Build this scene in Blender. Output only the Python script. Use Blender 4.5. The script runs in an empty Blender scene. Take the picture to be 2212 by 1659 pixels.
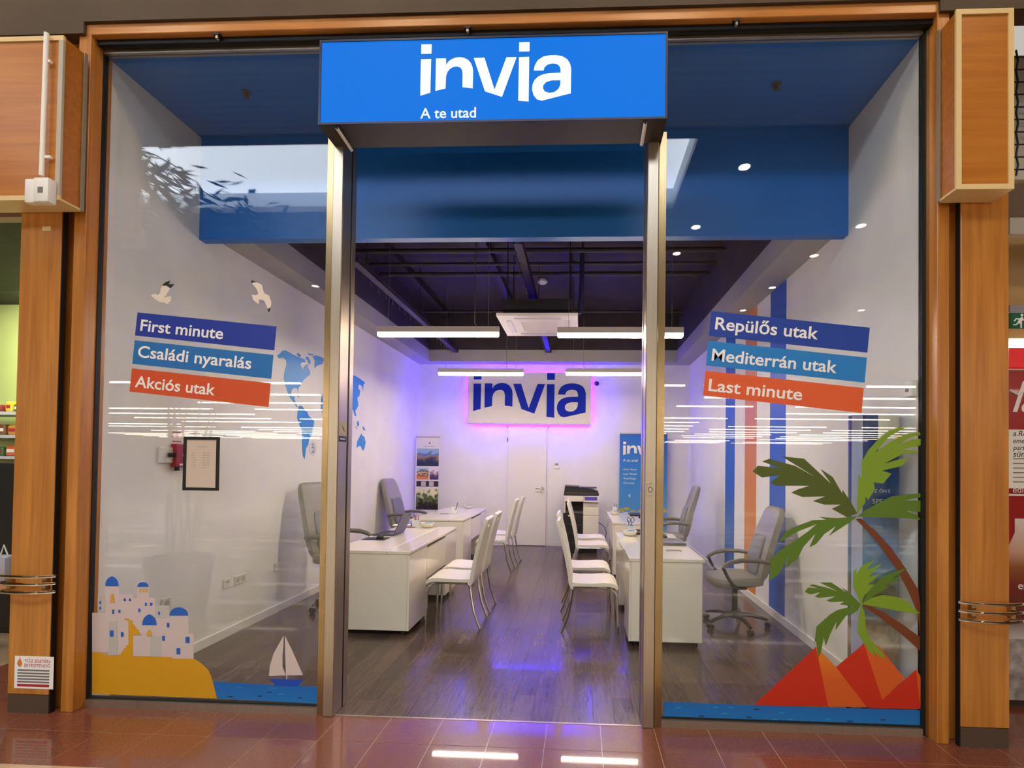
import bpy, bmesh, math, random
from mathutils import Vector, Matrix
from mathutils.geometry import tessellate_polygon
random.seed(7)
sc = bpy.context.scene
col = sc.collection
W_PX, H_PX, F_PX = 2212.0, 1659.0, 1100.0

# ------------------------------------------------------------------ camera
YAW, PITCH, ROLL = .045, .016, .0127
PPX, PPY = 1204.1, 981.2
CAM = Vector((0.0, -3.126, 1.578))
_fr = Matrix.Rotation(YAW, 3, 'Z') @ Matrix.Rotation(PITCH, 3, 'X')
_right, _fwd, _up = _fr.col[0].copy(), _fr.col[1].copy(), _fr.col[2].copy()
R2 = _right * math.cos(ROLL) + _up * math.sin(ROLL)
U2 = -_right * math.sin(ROLL) + _up * math.cos(ROLL)
cd = bpy.data.cameras.new('camera')
cam = bpy.data.objects.new('camera', cd)
col.objects.link(cam)
cd.sensor_fit = 'HORIZONTAL'
cd.sensor_width = 36
cd.lens = 36 * F_PX / W_PX
cd.shift_x = (W_PX / 2 - PPX) / W_PX
cd.shift_y = (PPY - H_PX / 2) / W_PX
cd.clip_start = .05
cd.clip_end = 300
m3 = Matrix((R2, U2, -_fwd)).transposed()
cam.matrix_world = Matrix.Translation(CAM) @ m3.to_4x4()
sc.camera = cam

# ------------------------------------------------------------------ world + exposure
wd = bpy.data.worlds.new('world')
sc.world = wd
wd.use_nodes = True
wd.node_tree.nodes['Background'].inputs[0].default_value = (1.0, .93, .85, 1)
wd.node_tree.nodes['Background'].inputs[1].default_value = .38
sc.view_settings.view_transform = 'Standard'
sc.view_settings.look = 'None'
sc.view_settings.gamma = 1
sc.view_settings.use_curve_mapping = False
sc.view_settings.exposure = 0.5
L_PENDANT, L_SKY, L_BAND, L_STRIP, L_SPOT, L_LED, L_SIGN, L_PASS_FILL = 14.0, 6.5, .10, 14.0, 28.0, 120.0, .70, 17.0

# ------------------------------------------------------------------ pixel helpers (direction + the plane a thing touches)
def ray(x, y): return _fwd + R2 * ((x - PPX) / F_PX) - U2 * ((y - PPY) / F_PX)
def onY(x, y, Y): d = ray(x, y); return CAM + d * ((Y - CAM.y) / d.y)
def onZ(x, y, Z): d = ray(x, y); return CAM + d * ((Z - CAM.z) / d.z)
def onX(x, y, X): d = ray(x, y); return CAM + d * ((X - CAM.x) / d.x)

# ------------------------------------------------------------------ materials
def lin(h):
    h = h.lstrip('#')
    c = [int(h[i:i + 2], 16) / 255 for i in (0, 2, 4)]
    return tuple(v / 12.92 if v <= .04045 else ((v + .055) / 1.055) ** 2.4 for v in c) + (1,)
MATS = {}
def mat(name, color='#cccccc', rough=.5, metal=0, emit=0, ecol=None, vary=0, scale=8, stretch=(1, 1, 1), bump=0, bscale=None, coat=0, spec=.5, rand=0):
    if name in MATS: return MATS[name]
    m = bpy.data.materials.new(name); m.use_nodes = True
    nt = m.node_tree; b = nt.nodes['Principled BSDF']
    c = lin(color) if isinstance(color, str) else color
    b.inputs['Base Color'].default_value = c
    b.inputs['Roughness'].default_value = rough
    b.inputs['Metallic'].default_value = metal
    b.inputs['Specular IOR Level'].default_value = spec
    if coat: b.inputs['Coat Weight'].default_value = coat; b.inputs['Coat Roughness'].default_value = .03
    if emit:
        b.inputs['Emission Color'].default_value = lin(ecol) if ecol else c
        b.inputs['Emission Strength'].default_value = emit
    if vary or bump:
        tc = nt.nodes.new('ShaderNodeTexCoord'); mp = nt.nodes.new('ShaderNodeMapping')
        mp.inputs['Scale'].default_value = stretch
        nt.links.new(tc.outputs['Object'], mp.inputs[0])
        if rand:
            oi = nt.nodes.new('ShaderNodeObjectInfo'); cx = nt.nodes.new('ShaderNodeCombineXYZ')
            for k in range(3): nt.links.new(oi.outputs['Random'], cx.inputs[k])
            vm = nt.nodes.new('ShaderNodeVectorMath'); vm.operation = 'MULTIPLY'; vm.inputs[1].default_value = (37, 91, 53)
            nt.links.new(cx.outputs[0], vm.inputs[0]); nt.links.new(vm.outputs[0], mp.inputs['Location'])
        nz = nt.nodes.new('ShaderNodeTexNoise'); nz.inputs['Scale'].default_value = scale; nz.inputs['Detail'].default_value = 6
        nt.links.new(mp.outputs[0], nz.inputs['Vector'])
        fac = nz.outputs['Fac']
        if rand:
            ma = nt.nodes.new('ShaderNodeMath'); ma.operation = 'MULTIPLY_ADD'; ma.inputs[1].default_value = rand; 
            nt.links.new(oi.outputs['Random'], ma.inputs[0]); nt.links.new(fac, ma.inputs[2])
            ms = nt.nodes.new('ShaderNodeMath'); ms.operation = 'SUBTRACT'; ms.inputs[1].default_value = rand / 2
            nt.links.new(ma.outputs[0], ms.inputs[0]); fac = ms.outputs[0]
        if vary:
            rp = nt.nodes.new('ShaderNodeValToRGB')
            rp.color_ramp.elements[0].position = .3; rp.color_ramp.elements[1].position = .7
            rp.color_ramp.elements[0].color = tuple(v * (1 - vary) for v in c[:3]) + (1,)
            rp.color_ramp.elements[1].color = tuple(min(1, v * (1 + vary)) for v in c[:3]) + (1,)
            nt.links.new(fac, rp.inputs[0]); nt.links.new(rp.outputs[0], b.inputs['Base Color'])
        if bump:
            bp = nt.nodes.new('ShaderNodeBump'); bp.inputs['Strength'].default_value = bump; bp.inputs['Distance'].default_value = .004
            if bscale:
                n2 = nt.nodes.new('ShaderNodeTexNoise'); n2.inputs['Scale'].default_value = bscale
                nt.links.new(mp.outputs[0], n2.inputs['Vector']); nt.links.new(n2.outputs['Fac'], bp.inputs['Height'])
            else: nt.links.new(nz.outputs['Fac'], bp.inputs['Height'])
            nt.links.new(bp.outputs[0], b.inputs['Normal'])
    MATS[name] = m
    return m
def ramp_mat(name, axis, lo, hi, stops, rough=.5, noise=0, nscale=6, voronoi=False, emit=0):
    """print whose ink colour runs along one axis (object space), optionally broken up by noise"""
    m = bpy.data.materials.new(name); m.use_nodes = True
    nt = m.node_tree; b = nt.nodes['Principled BSDF']; b.inputs['Roughness'].default_value = rough
    tc = nt.nodes.new('ShaderNodeTexCoord'); sp = nt.nodes.new('ShaderNodeSeparateXYZ'); nt.links.new(tc.outputs['Object'], sp.inputs[0])
    mr = nt.nodes.new('ShaderNodeMapRange'); mr.inputs[1].default_value = lo; mr.inputs[2].default_value = hi
    nt.links.new(sp.outputs['XYZ'.index(axis)], mr.inputs[0]); fac = mr.outputs[0]
    if noise:
        if voronoi: nz = nt.nodes.new('ShaderNodeTexVoronoi'); out = nz.outputs['Distance']
        else: nz = nt.nodes.new('ShaderNodeTexNoise'); nz.inputs['Detail'].default_value = 8; out = nz.outputs['Fac']
        nz.inputs['Scale'].default_value = nscale; nt.links.new(tc.outputs['Object'], nz.inputs['Vector'])
        ma = nt.nodes.new('ShaderNodeMath'); ma.operation = 'MULTIPLY_ADD'; ma.inputs[1].default_value = noise; nt.links.new(out, ma.inputs[0]); nt.links.new(fac, ma.inputs[2])
        ms = nt.nodes.new('ShaderNodeMath'); ms.operation = 'SUBTRACT'; ms.inputs[1].default_value = noise / 2; nt.links.new(ma.outputs[0], ms.inputs[0]); fac = ms.outputs[0]
    rp = nt.nodes.new('ShaderNodeValToRGB'); e = rp.color_ramp.elements
    e[0].position, e[0].color = stops[0][0], lin(stops[0][1]); e[1].position, e[1].color = stops[-1][0], lin(stops[-1][1])
    for p, h in stops[1:-1]: x = e.new(p); x.color = lin(h)
    nt.links.new(fac, rp.inputs[0]); nt.links.new(rp.outputs[0], b.inputs['Base Color'])
    if emit: nt.links.new(rp.outputs[0], b.inputs['Emission Color']); b.inputs['Emission Strength'].default_value = emit
    return m
def wood(name, base, dark, axis='Z', rough=.35):
    m = bpy.data.materials.new(name); m.use_nodes = True
    nt = m.node_tree; b = nt.nodes['Principled BSDF']; b.inputs['Roughness'].default_value = rough
    b.inputs['Coat Weight'].default_value = .25; b.inputs['Coat Roughness'].default_value = .25
    tc = nt.nodes.new('ShaderNodeTexCoord'); mp = nt.nodes.new('ShaderNodeMapping')
    mp.inputs['Scale'].default_value = {'Z': (26, 26, 1.2), 'X': (1.2, 26, 26)}[axis]
    nt.links.new(tc.outputs['Object'], mp.inputs[0])
    n1 = nt.nodes.new('ShaderNodeTexNoise'); n1.inputs['Scale'].default_value = 1.0; n1.inputs['Detail'].default_value = 7; n1.inputs['Distortion'].default_value = .6
    nt.links.new(mp.outputs[0], n1.inputs['Vector'])
    rp = nt.nodes.new('ShaderNodeValToRGB'); rp.color_ramp.elements[0].position = .3; rp.color_ramp.elements[1].position = .72
    rp.color_ramp.elements[0].color = lin(dark); rp.color_ramp.elements[1].color = lin(base)
    nt.links.new(n1.outputs['Fac'], rp.inputs[0]); nt.links.new(rp.outputs[0], b.inputs['Base Color'])
    return m
def glass_mat():
    m = bpy.data.materials.new('shop_glass'); m.use_nodes = True
    nt = m.node_tree; nt.nodes.clear()
    out = nt.nodes.new('ShaderNodeOutputMaterial'); mix = nt.nodes.new('ShaderNodeMixShader')
    tr = nt.nodes.new('ShaderNodeBsdfTransparent'); tr.inputs[0].default_value = (.97, .985, .98, 1)
    gl = nt.nodes.new('ShaderNodeBsdfGlossy'); gl.inputs['Roughness'].default_value = 0
    fr = nt.nodes.new('ShaderNodeFresnel'); ge = nt.nodes.new('ShaderNodeNewGeometry')
    mr = nt.nodes.new('ShaderNodeMapRange'); mr.inputs[3].default_value = 1.5; mr.inputs[4].default_value = 1 / 1.5
    nt.links.new(ge.outputs['Backfacing'], mr.inputs[0]); nt.links.new(mr.outputs[0], fr.inputs[0])
    nt.links.new(fr.outputs[0], mix.inputs[0]); nt.links.new(tr.outputs[0], mix.inputs[1]); nt.links.new(gl.outputs[0], mix.inputs[2])
    nt.links.new(mix.outputs[0], out.inputs[0])
    return m

M_WALL = mat('wall_paint', '#efede9', .55, vary=.03, scale=3, bump=.05, bscale=160)
M_BLUE = mat('blue_paint', '#186cc4', .4, vary=.05, scale=2)
M_DARK = mat('black_ceiling_paint', '#3a3036', .8, vary=.25, scale=2)
M_DARK2 = mat('dark_metal', '#2b2628', .5, .3)
M_FASCIA = mat('grey_fascia_paint', '#a9a6a6', .6)
M_WOOD = wood('beech_veneer', '#cc8838', '#a8661f')
M_WOODH = wood('beech_veneer_head', '#cf8c48', '#b0702e', 'X')
M_WOODP = wood('beech_panel', '#c27b28', '#ab6519', 'X')
M_CREAM = mat('cream_edge', '#e2c892', .45)
M_HEAD = mat('brown_header', '#4d4034', .7, vary=.12, scale=3)
M_ALU = mat('brushed_aluminium', '#b7ab9a', .32, .85, vary=.08, scale=6, stretch=(30, 30, .5))
M_STEEL = mat('golden_steel', '#a8916a', .25, .95, vary=.08, scale=5, stretch=(20, 20, .4))
M_CHROME = mat('chrome', '#d8d4cc', .12, 1)
M_BLACK = mat('black_rubber', '#0c0b0b', .6)
M_WHITE = mat('white_plastic', '#eeece6', .35)
M_WHITEG = mat('white_laminate', '#efe8d6', .16, coat=.35)
M_TILE = mat('red_granite_tile', '#7a4432', .27, vary=.22, scale=120, coat=.6, rand=.1)
M_TILEB = mat('beige_tile', '#c9ab84', .15, vary=.08, scale=60, coat=.4)
M_GROUT = mat('grout', '#a08872', .8)
M_PLANK = mat('vinyl_plank', '#55433a', .27, vary=.32, scale=9, stretch=(6, .6, 1), coat=.12, rand=.42)
M_GLASS = glass_mat()
M_SIGNB = mat('sign_blue', '#000a30', .6, emit=.85 * L_SIGN, ecol='#007ef4', spec=.1)
M_SIGNW = mat('sign_white', '#e6f0f2', .4, emit=.6 * L_SIGN, ecol='#dfeef4')
M_LETTER = mat('letter_blue', '#0828b4', .6, spec=.15)
M_DIFF = mat('pendant_diffuser', '#ffffff', .4, emit=L_PENDANT, ecol='#ffead2')
M_LED = mat('violet_led', '#6010ff', .5, emit=L_LED, ecol='#3000ff')
M_PAPER = mat('paper', '#f3efe8', .6)
M_INK = mat('print_black', '#1a1a1a', .6)
M_INKG = mat('print_grey', '#77706c', .6)
M_INKW = mat('print_white', '#f0ecea', .5)
M_INKR = mat('print_red', '#b3252b', .6)

# ------------------------------------------------------------------ mesh helpers
OFF = {}
class MB:
    def __init__(s): s.v = []; s.f = []
    def add(s, vs, fs):
        k = len(s.v); s.v += [tuple(p) for p in vs]; s.f += [tuple(i + k for i in f) for f in fs]; return s
    def box(s, x0, x1, y0, y1, z0, z1):
        v = [(x, y, z) for x in (x0, x1) for y in (y0, y1) for z in (z0, z1)]
        return s.add(v, [(0, 1, 3, 2), (4, 6, 7, 5), (0, 4, 5, 1), (2, 3, 7, 6), (0, 2, 6, 4), (1, 5, 7, 3)])
    def rbox(s, x0, x1, y0, y1, z0, z1, r=.01, seg=2, mtx=None):
        bm = bmesh.new(); bmesh.ops.create_cube(bm, size=1)
        for p in bm.verts: p.co = Vector(((x0 + x1) / 2 + p.co.x * (x1 - x0), (y0 + y1) / 2 + p.co.y * (y1 - y0), (z0 + z1) / 2 + p.co.z * (z1 - z0)))
        bmesh.ops.bevel(bm, geom=bm.edges[:], offset=r, segments=seg, affect='EDGES', profile=.5)
        bm.verts.index_update()
        vs = [(mtx @ p.co if mtx else p.co.copy()) for p in bm.verts]
        fs = [[p.index for p in f.verts] for f in bm.faces]; bm.free()
        return s.add(vs, fs)
    def prism(s, pts, vec, holes=()):
        """polygon (3D, planar) extruded along vec"""
        vec = Vector(vec); loops = [[Vector(p) for p in pts]] + [[Vector(p) for p in h] for h in holes]
        flat = [p for l in loops for p in l]; n = len(flat)
        tris = tessellate_polygon(loops)
        vs = flat + [p + vec for p in flat]
        fs = [t for t in tris] + [tuple(i + n for i in reversed(t)) for t in tris]
        k = 0
        for l in loops:
            m = len(l)
            for i in range(m): a, b = k + i, k + (i + 1) % m; fs.append((a, b, b + n, a + n))
            k += m
        return s.add(vs, fs)
    def tube(s, path, r, n=8, closed=False):
        P = [Vector(p) for p in path]; N = len(P); vs = []; fs = []
        up = None
        for i, p in enumerate(P):
            if closed: t = P[(i + 1) % N] - P[i - 1]
            else: t = P[min(i + 1, N - 1)] - P[max(i - 1, 0)]
            t.normalize()
            if up is None: up = Vector((0, 0, 1)) if abs(t.z) < .9 else Vector((1, 0, 0))
            a = t.cross(up).normalized(); b = a.cross(t).normalized(); up = b
            rr = r[i] if isinstance(r, (list, tuple)) else r
            for k in range(n):
                an = 2 * math.pi * k / n; vs.append(p + a * (math.cos(an) * rr) + b * (math.sin(an) * rr))
        for i in range(N if closed else N - 1):
            j = (i + 1) % N
            for k in range(n): fs.append((i * n + k, i * n + (k + 1) % n, j * n + (k + 1) % n, j * n + k))
        if not closed: fs.append(tuple(range(n - 1, -1, -1))); fs.append(tuple((N - 1) * n + k for k in range(n)))
        return s.add(vs, fs)
    def cyl(s, p0, p1, r, n=16): return s.tube([p0, p1], r, n)
    def lathe(s, prof, c=(0, 0, 0), n=20, sx=1, sy=1):
        vs = []; fs = []
        for r, z in prof:
            for k in range(n):
                a = 2 * math.pi * k / n; vs.append((c[0] + math.cos(a) * r * sx, c[1] + math.sin(a) * r * sy, c[2] + z))
        for i in range(len(prof) - 1):
            for k in range(n): fs.append((i * n + k, i * n + (k + 1) % n, (i + 1) * n + (k + 1) % n, (i + 1) * n + k))
        fs.append(tuple(range(n - 1, -1, -1))); fs.append(tuple((len(prof) - 1) * n + k for k in range(n)))
        return s.add(vs, fs)
    def mesh(s, name, off=Vector((0, 0, 0)), smooth=False):
        me = bpy.data.meshes.new(name); me.from_pydata([tuple(Vector(p) - off) for p in s.v], [], s.f); me.update()
        bm = bmesh.new(); bm.from_mesh(me); bmesh.ops.recalc_face_normals(bm, faces=bm.faces); bm.to_mesh(me); bm.free()
        if smooth:
            for p in me.polygons: p.use_smooth = True
            try: me.set_sharp_from_angle(angle=math.radians(40))
            except Exception: pass
        return me
    def build(s, name, m, parent=None, at=None, smooth=False, **tags):
        """vertices are in the frame whose origin is `at` (default: the parent's recorded base, i.e. world coordinates)"""
        off = Vector((0, 0, 0))
        if parent is not None: off = OFF.get(parent.name, Vector((0, 0, 0)))
        elif at is not None: off = Vector(at)
        me = s.mesh(name, off, smooth); me.materials.append(m)
        o = bpy.data.objects.new(name, me); col.objects.link(o)
        if parent is not None: o.parent = parent
        elif at is not None: o.location = at
        OFF[o.name] = off
        return tag(o, **tags)
def tag(o, label=None, cat=None, group=None, kind=None):
    if label: o['label'] = label
    if cat: o['category'] = cat
    if group: o['group'] = group
    if kind: o['kind'] = kind
    return o
def thing(name, loc, label=None, cat=None, group=None, kind=None, local=False, rz=0):
    o = bpy.data.objects.new(name, None); col.objects.link(o); o.location = loc; o.rotation_euler = (0, 0, rz); o.empty_display_size = .1
    OFF[o.name] = Vector((0, 0, 0)) if local else Vector(loc)
    return tag(o, label, cat, group, kind)
def dup(root, loc=None, rz=0, parent=None, **tags):
    c = root.copy(); col.objects.link(c)
    if parent is not None: c.parent = parent
    else: c.location = loc; c.rotation_euler = (0, 0, rz)
    for ch in list(root.children): dup(ch, parent=c)
    return tag(c, **tags)
_tc = {}
def text_geo(s, off=0.0, shear=0.0, spacing=1.0):
    k = (s, off, shear, spacing)
    if k in _tc: return _tc[k]
    cu = bpy.data.curves.new('lettering', 'FONT'); cu.body = s; cu.offset = off; cu.resolution_u = 4; cu.shear = shear; cu.space_character = spacing
    o = bpy.data.objects.new('lettering', cu); col.objects.link(o)
    dg = bpy.context.evaluated_depsgraph_get()
    me = bpy.data.meshes.new_from_object(o.evaluated_get(dg))
    vs = [v.co.copy() for v in me.vertices]; fs = [tuple(p.vertices) for p in me.polygons]
    bpy.data.objects.remove(o); bpy.data.curves.remove(cu); bpy.data.meshes.remove(me)
    x0 = min(v.x for v in vs); x1 = max(v.x for v in vs); y0 = min(v.y for v in vs); y1 = max(v.y for v in vs)
    _tc[k] = (vs, fs, x0, x1, y0, y1)
    return _tc[k]
def put_text(mb, s, org, ex, ez, width, cap=None, off=0.0, shear=0.0, spacing=1.0):
    """flat lettering: baseline starts at org, runs along unit ex, up is unit ez"""
    vs, fs, x0, x1, y0, y1 = text_geo(s, off, shear, spacing)
    sx = width / (x1 - x0); sz = sx if cap is None else cap / text_geo('H')[5]
    org, ex, ez = Vector(org), Vector(ex), Vector(ez)
    mb.add([org + ex * ((v.x - x0) * sx) + ez * (v.y * sz) for v in vs], fs)
    return mb
def words(s, org, ex, ez, width, m, parent, cap=None, off=0.0, shear=0.0, wrap=None):
    """flat lettering, one part per word"""
    mb = put_text(MB(), s, org, ex, ez, width, cap, off, shear)
    org, ex = Vector(org), Vector(ex)
    n = len(s.split())
    fx = sorted(((min((Vector(mb.v[i]) - org).dot(ex) for i in f), max((Vector(mb.v[i]) - org).dot(ex) for i in f), f) for f in mb.f), key=lambda t: t[0])
    gaps = []; mx = fx[0][1]
    for k in range(1, len(fx)):
        if fx[k][0] > mx: gaps.append((fx[k][0] - mx, k))
        mx = max(mx, fx[k][1])
    cuts = sorted(k for _, k in sorted(gaps, reverse=True)[:n - 1])
    for a, b in zip([0] + cuts, cuts + [len(fx)]):
        fs = [t[2] for t in fx[a:b]]; ids = sorted({i for f in fs for i in f}); mp = {i: j for j, i in enumerate(ids)}
        w = MB(); w.v = [mb.v[i] if wrap is None else wrap(mb.v[i]) for i in ids]; w.f = [tuple(mp[i] for i in f) for f in fs]
        w.build('lettering', m, parent)
# the word mark, outlines in a flat 1895 x 750 grid (x right, y down)
_LOGO = [
    ([(168, 150), (298, 148), (298, 266), (168, 270)], []),
    ([(166, 340), (295, 336), (291, 763), (165, 804)], []),
    ([(357, 330), (484, 327), (486, 415), (515, 368), (560, 335), (610, 317), (660, 312), (715, 320), (765, 345), (800, 385), (822, 435), (830, 490), (829, 705), (700, 692), (700, 515), (690, 468), (665, 438), (620, 426), (575, 435), (535, 460), (505, 498), (488, 555), (484, 708), (357, 740)], []),
    ([(838, 322), (972, 317), (1105, 722), (1250, 310), (1376, 308), (1200, 810), (985, 742)], []),
    ([(1408, 120), (1537, 117), (1537, 233), (1408, 236)], []),
    ([(1408, 308), (1535, 304), (1535, 867), (1405, 858)], []),
    ([(1595, 475), (1608, 410), (1645, 345), (1715, 300), (1800, 283), (1870, 282), (1950, 297), (2010, 333), (2045, 385), (2060, 445), (2060, 760), (1700, 855), (1640, 840), (1598, 790), (1577, 720), (1582, 655), (1605, 600), (1650, 553), (1720, 522), (1800, 510), (1930, 503), (1930, 465), (1918, 422), (1885, 392), (1830, 385), (1770, 397), (1730, 430), (1715, 475)],
     [[(1930, 595), (1820, 598), (1750, 620), (1715, 660), (1712, 700), (1735, 740), (1790, 758), (1850, 750), (1900, 715), (1928, 660)]]),
]
LOGO = [([(x - 165, y + .0266 * (x - 165)) for x, y in o], [[(x - 165, y + .0266 * (x - 165)) for x, y in h] for h in hs]) for o, hs in _LOGO]
def logo_letter(i, org, width, thick, mb=None):
    """letter i of the word mark; org = point under the left end at the foot of the first letter (grid y 804)"""
    k = width / 1895.0; mb = mb or MB(); o, hs = LOGO[i]
    f = lambda p: (org[0] + p[0] * k, org[1], org[2] + (804 - p[1]) * k)
    return mb.prism([f(p) for p in o], (0, thick, 0), [[f(p) for p in h] for h in hs])
NAMES = ['letter_dot', 'letter_stroke', 'letter_n', 'letter_v', 'letter_dot', 'letter_stroke', 'letter_a']

# ================================================================== dimensions
LW, RW, BW = -3.11, 2.03, 6.5
ZB = 4.18                       # blue ceiling behind the glass
ZS, ZF = 3.43, 3.645            # soffit underside, fascia top
FL, FRX, FB = -2.83, 1.735, 6.2 # fascia planes
ZD = 4.35                       # dark ceiling deck
HALL = dict(x0=-56, x1=40, y0=-62)

# ================================================================== room shell
MB().box(LW - .1, LW, .012, BW, -.02, 4.5).build('wall_left', M_WALL, at=(LW, 3, 0), kind='structure')
MB().box(RW, RW + .1, .012, BW, -.02, 4.5).build('wall_right', M_WALL, at=(RW, 3, 0), kind='structure')
MB().box(LW - .1, RW + .1, BW, BW + .12, -.02, 4.5).build('wall_back', M_WALL, at=(-.5, BW, 0), kind='structure')
MB().box(LW, RW, .92, BW, ZD, ZD + .1).build('ceiling', M_DARK, at=(-.5, 3, ZD), kind='structure')
c = MB().box(LW, RW, .012, .84, ZB, ZB + .08); c.box(LW, RW, .84, .92, 3.347, ZB + .3)
c.build('ceiling_blue_bulkhead', M_BLUE, at=(-.5, .8, 3.347), kind='structure')
s = MB().box(LW, FL, .92, FB, ZS, ZF).box(FRX, RW, .92, FB, ZS, ZF).box(LW, RW, FB, BW, ZS, ZF)
s.build('ceiling_soffit', M_FASCIA, at=(-.5, 3, ZS), kind='structure')
s = MB().box(LW + .001, FL - .001, .92, FB, ZF, ZD).box(FRX + .001, RW - .001, .92, FB, ZF, ZD).box(LW + .001, RW - .001, FB + .001, BW - .001, ZF, ZD)
s.build('ceiling_void', M_DARK, at=(-.5, 3, ZF), kind='structure')
for nm, a in (('left', (LW, LW + .014, .02, BW - .02)), ('right', (RW - .014, RW, .02, BW - .02))):
    MB().box(*a, 0, .075).build('baseboard_' + nm, M_WHITE, at=(a[0], 3, 0), kind='structure')
MB().box(LW + .014, -1.40, BW - .014, BW, 0, .075).box(-.54, RW - .014, BW - .014, BW, 0, .075).build('baseboard_back', M_WHITE, at=(0, BW, 0), kind='structure')

# vinyl plank floor inside
fl = thing('floor', (-.5, 3, 0), kind='structure')
MB().box(LW, RW, -.02, BW, -.04, -.008).build('subfloor', mat('plank_gap', '#2a211d', .7), fl)
_pm = {}
PW, PL = .1285, .92
ncol = int(round((RW - LW) / PW)); PW = (RW - LW) / ncol
for i in range(ncol):
    x = LW + i * PW; y = -.02 - (0, .61, .3, .77, .15)[i % 5] * PL
    while y < BW - .01:
        a, b = max(y, -.02), min(y + PL, BW); y += PL
        if b - a < .03: continue
        key = round(b - a, 3)
        if key not in _pm:
            me = MB().box(.0006, PW - .0006, .0006, b - a - .0006, -.008, 0).mesh('plank'); me.materials.append(M_PLANK); _pm[key] = me
        o = bpy.data.objects.new('plank', _pm[key]); col.objects.link(o); o.parent = fl; o.location = (x - fl.location.x, a - fl.location.y, 0)

# mall floor: red tiles with a beige band, the rest of the hall beyond
mf = thing('floor_mall', (-.5, -.5, 0), kind='structure')
MB().box(HALL['x0'], HALL['x1'], HALL['y0'], -.02, -.05, -.0015).box(HALL['x0'], LW - .1, -.02, 4, -.05, -.0015).box(RW + .1, HALL['x1'], -.02, 4, -.05, -.0015).build('screed', mat('hall_tiles', '#b89a78', .2, vary=.1, scale=2, coat=.3), mf)
TP = .3185; TX = .138
tm = MB().box(.002, TP - .002, .002, TP - .002, -.006, 0).mesh('tile'); tm.materials.append(M_TILE)
tm0 = MB().box(.002, TP - .002, .002, TP - .037, -.006, 0).mesh('tile'); tm0.materials.append(M_TILE)
for r in range(2):
    for k in range(-14, 12):
        x = TX + k * TP; o = bpy.data.objects.new('tile', tm); col.objects.link(o); o.parent = mf
        o.location = (x - mf.location.x, .015 - (r + 1) * TP - mf.location.y, 0)
        if r == 0: o.data = tm0
for sx0, sx1 in ((-14, -9), (5.9, 12)):
    k = math.ceil(sx0)
    while k < sx1:
        x = TX + k * TP
        if (x + TP < LW - .25) or x > RW + .2:
            for r in range(3):
                o = bpy.data.objects.new('tile', tm); col.objects.link(o); o.parent = mf; o.location = (x - mf.location.x, -.02 + r * TP - mf.location.y, 0)
        k += 1
BT = .455
tb = MB().box(.003, BT - .003, .003, BT - .003, -.006, 0).mesh('tile'); tb.materials.append(M_TILEB)
for r in range(3):
    for k in range(-9, 9):
        o = bpy.data.objects.new('tile', tb); col.objects.link(o); o.parent = mf
        o.location = (-2.2 + k * BT - mf.location.x, -.005 - 2 * TP + .02 - (r + 1) * BT - mf.location.y, 0)
MB().box(-1.50, .40, -.026, -.012, -.006, .002).build('trim_1', M_ALU, at=(-.5, -.02, 0), kind='structure')

# the mall hall around the camera
cw = mat('hall_ceiling', '#8d857a', .7, vary=.08, scale=1)
MB().box(HALL['x0'], HALL['x1'], -12, -5.7, 6.0, 6.1).box(HALL['x0'], HALL['x1'], -3.8, -.12, 6.0, 6.1).box(1.55, HALL['x1'], -5.7, -3.8, 6.0, 6.1).box(HALL['x0'], -8.4, -5.7, -3.8, 6.0, 6.1).build('ceiling_mall', cw, at=(0, -5, 6), kind='structure')
MB().box(-8.4, 1.55, -5.7, -3.8, 6.35, 6.4).build('window_3', mat('rooflight', '#ffffff', .5, emit=L_SKY, ecol='#e6f1ff'), at=(-3, -4.7, 6.35), kind='structure')
MB().box(-8.45, -8.4, -5.75, -3.75, 6.1, 6.4).box(1.55, 1.6, -5.75, -3.75, 6.1, 6.4).box(-8.45, 1.6, -5.75, -5.7, 6.1, 6.4).box(-8.45, 1.6, -3.8, -3.75, 6.1, 6.4).build('trim_2', mat('rooflight_kerb', '#d8dcde', .6), at=(-3, -4.7, 6.1), kind='structure')
MB().box(HALL['x0'], HALL['x1'], HALL['y0'], -12, 4.6, 4.7).build('ceiling_hall', mat('hall_deck', '#4f4a45', .8), at=(0, -30, 4.6), kind='structure')
MB().box(HALL['x0'], HALL['x1'], -12.1, -12, 4.7, 6.1).build('wall_hall_bulkhead', mat('hall_bulkhead', '#5b6a78', .6), at=(0, -12, 4.7), kind='structure')
hw = mat('hall_wall', '#8a7a68', .7, vary=.1, scale=.7)
MB().box(HALL['x0'], HALL['x1'], HALL['y0'] - .1, HALL['y0'], 0, 4.7).build('wall_hall_far', hw, at=(0, HALL['y0'], 0), kind='structure')
MB().box(HALL['x0'] - .1, HALL['x0'], HALL['y0'], 0, 0, 6.1).build('wall_hall_left', hw, at=(HALL['x0'], -30, 0), kind='structure')
MB().box(HALL['x1'], HALL['x1'] + .1, HALL['y0'], 0, 0, 6.1).build('wall_hall_right', hw, at=(HALL['x1'], -30, 0), kind='structure')
bandm = mat('luminous_ceiling', '#8d877c', .5, emit=L_BAND, ecol='#ffe6c4')
lc = thing('luminous_ceiling', (0, -2.9, 5.93), 'pale luminous slatted ceiling over the passage, mirrored in the shop glass', 'ceiling light')
for k in range(9):
    y = -2.35 - k * .13
    MB().box(-5.6, 5.6, y - .05, y + .05, 5.93, 6.0).build('slat', bandm, lc)
plm = mat('added_fill_lamp', '#ffffff', .5, emit=L_PASS_FILL, ecol='#ffe0b4')
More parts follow.
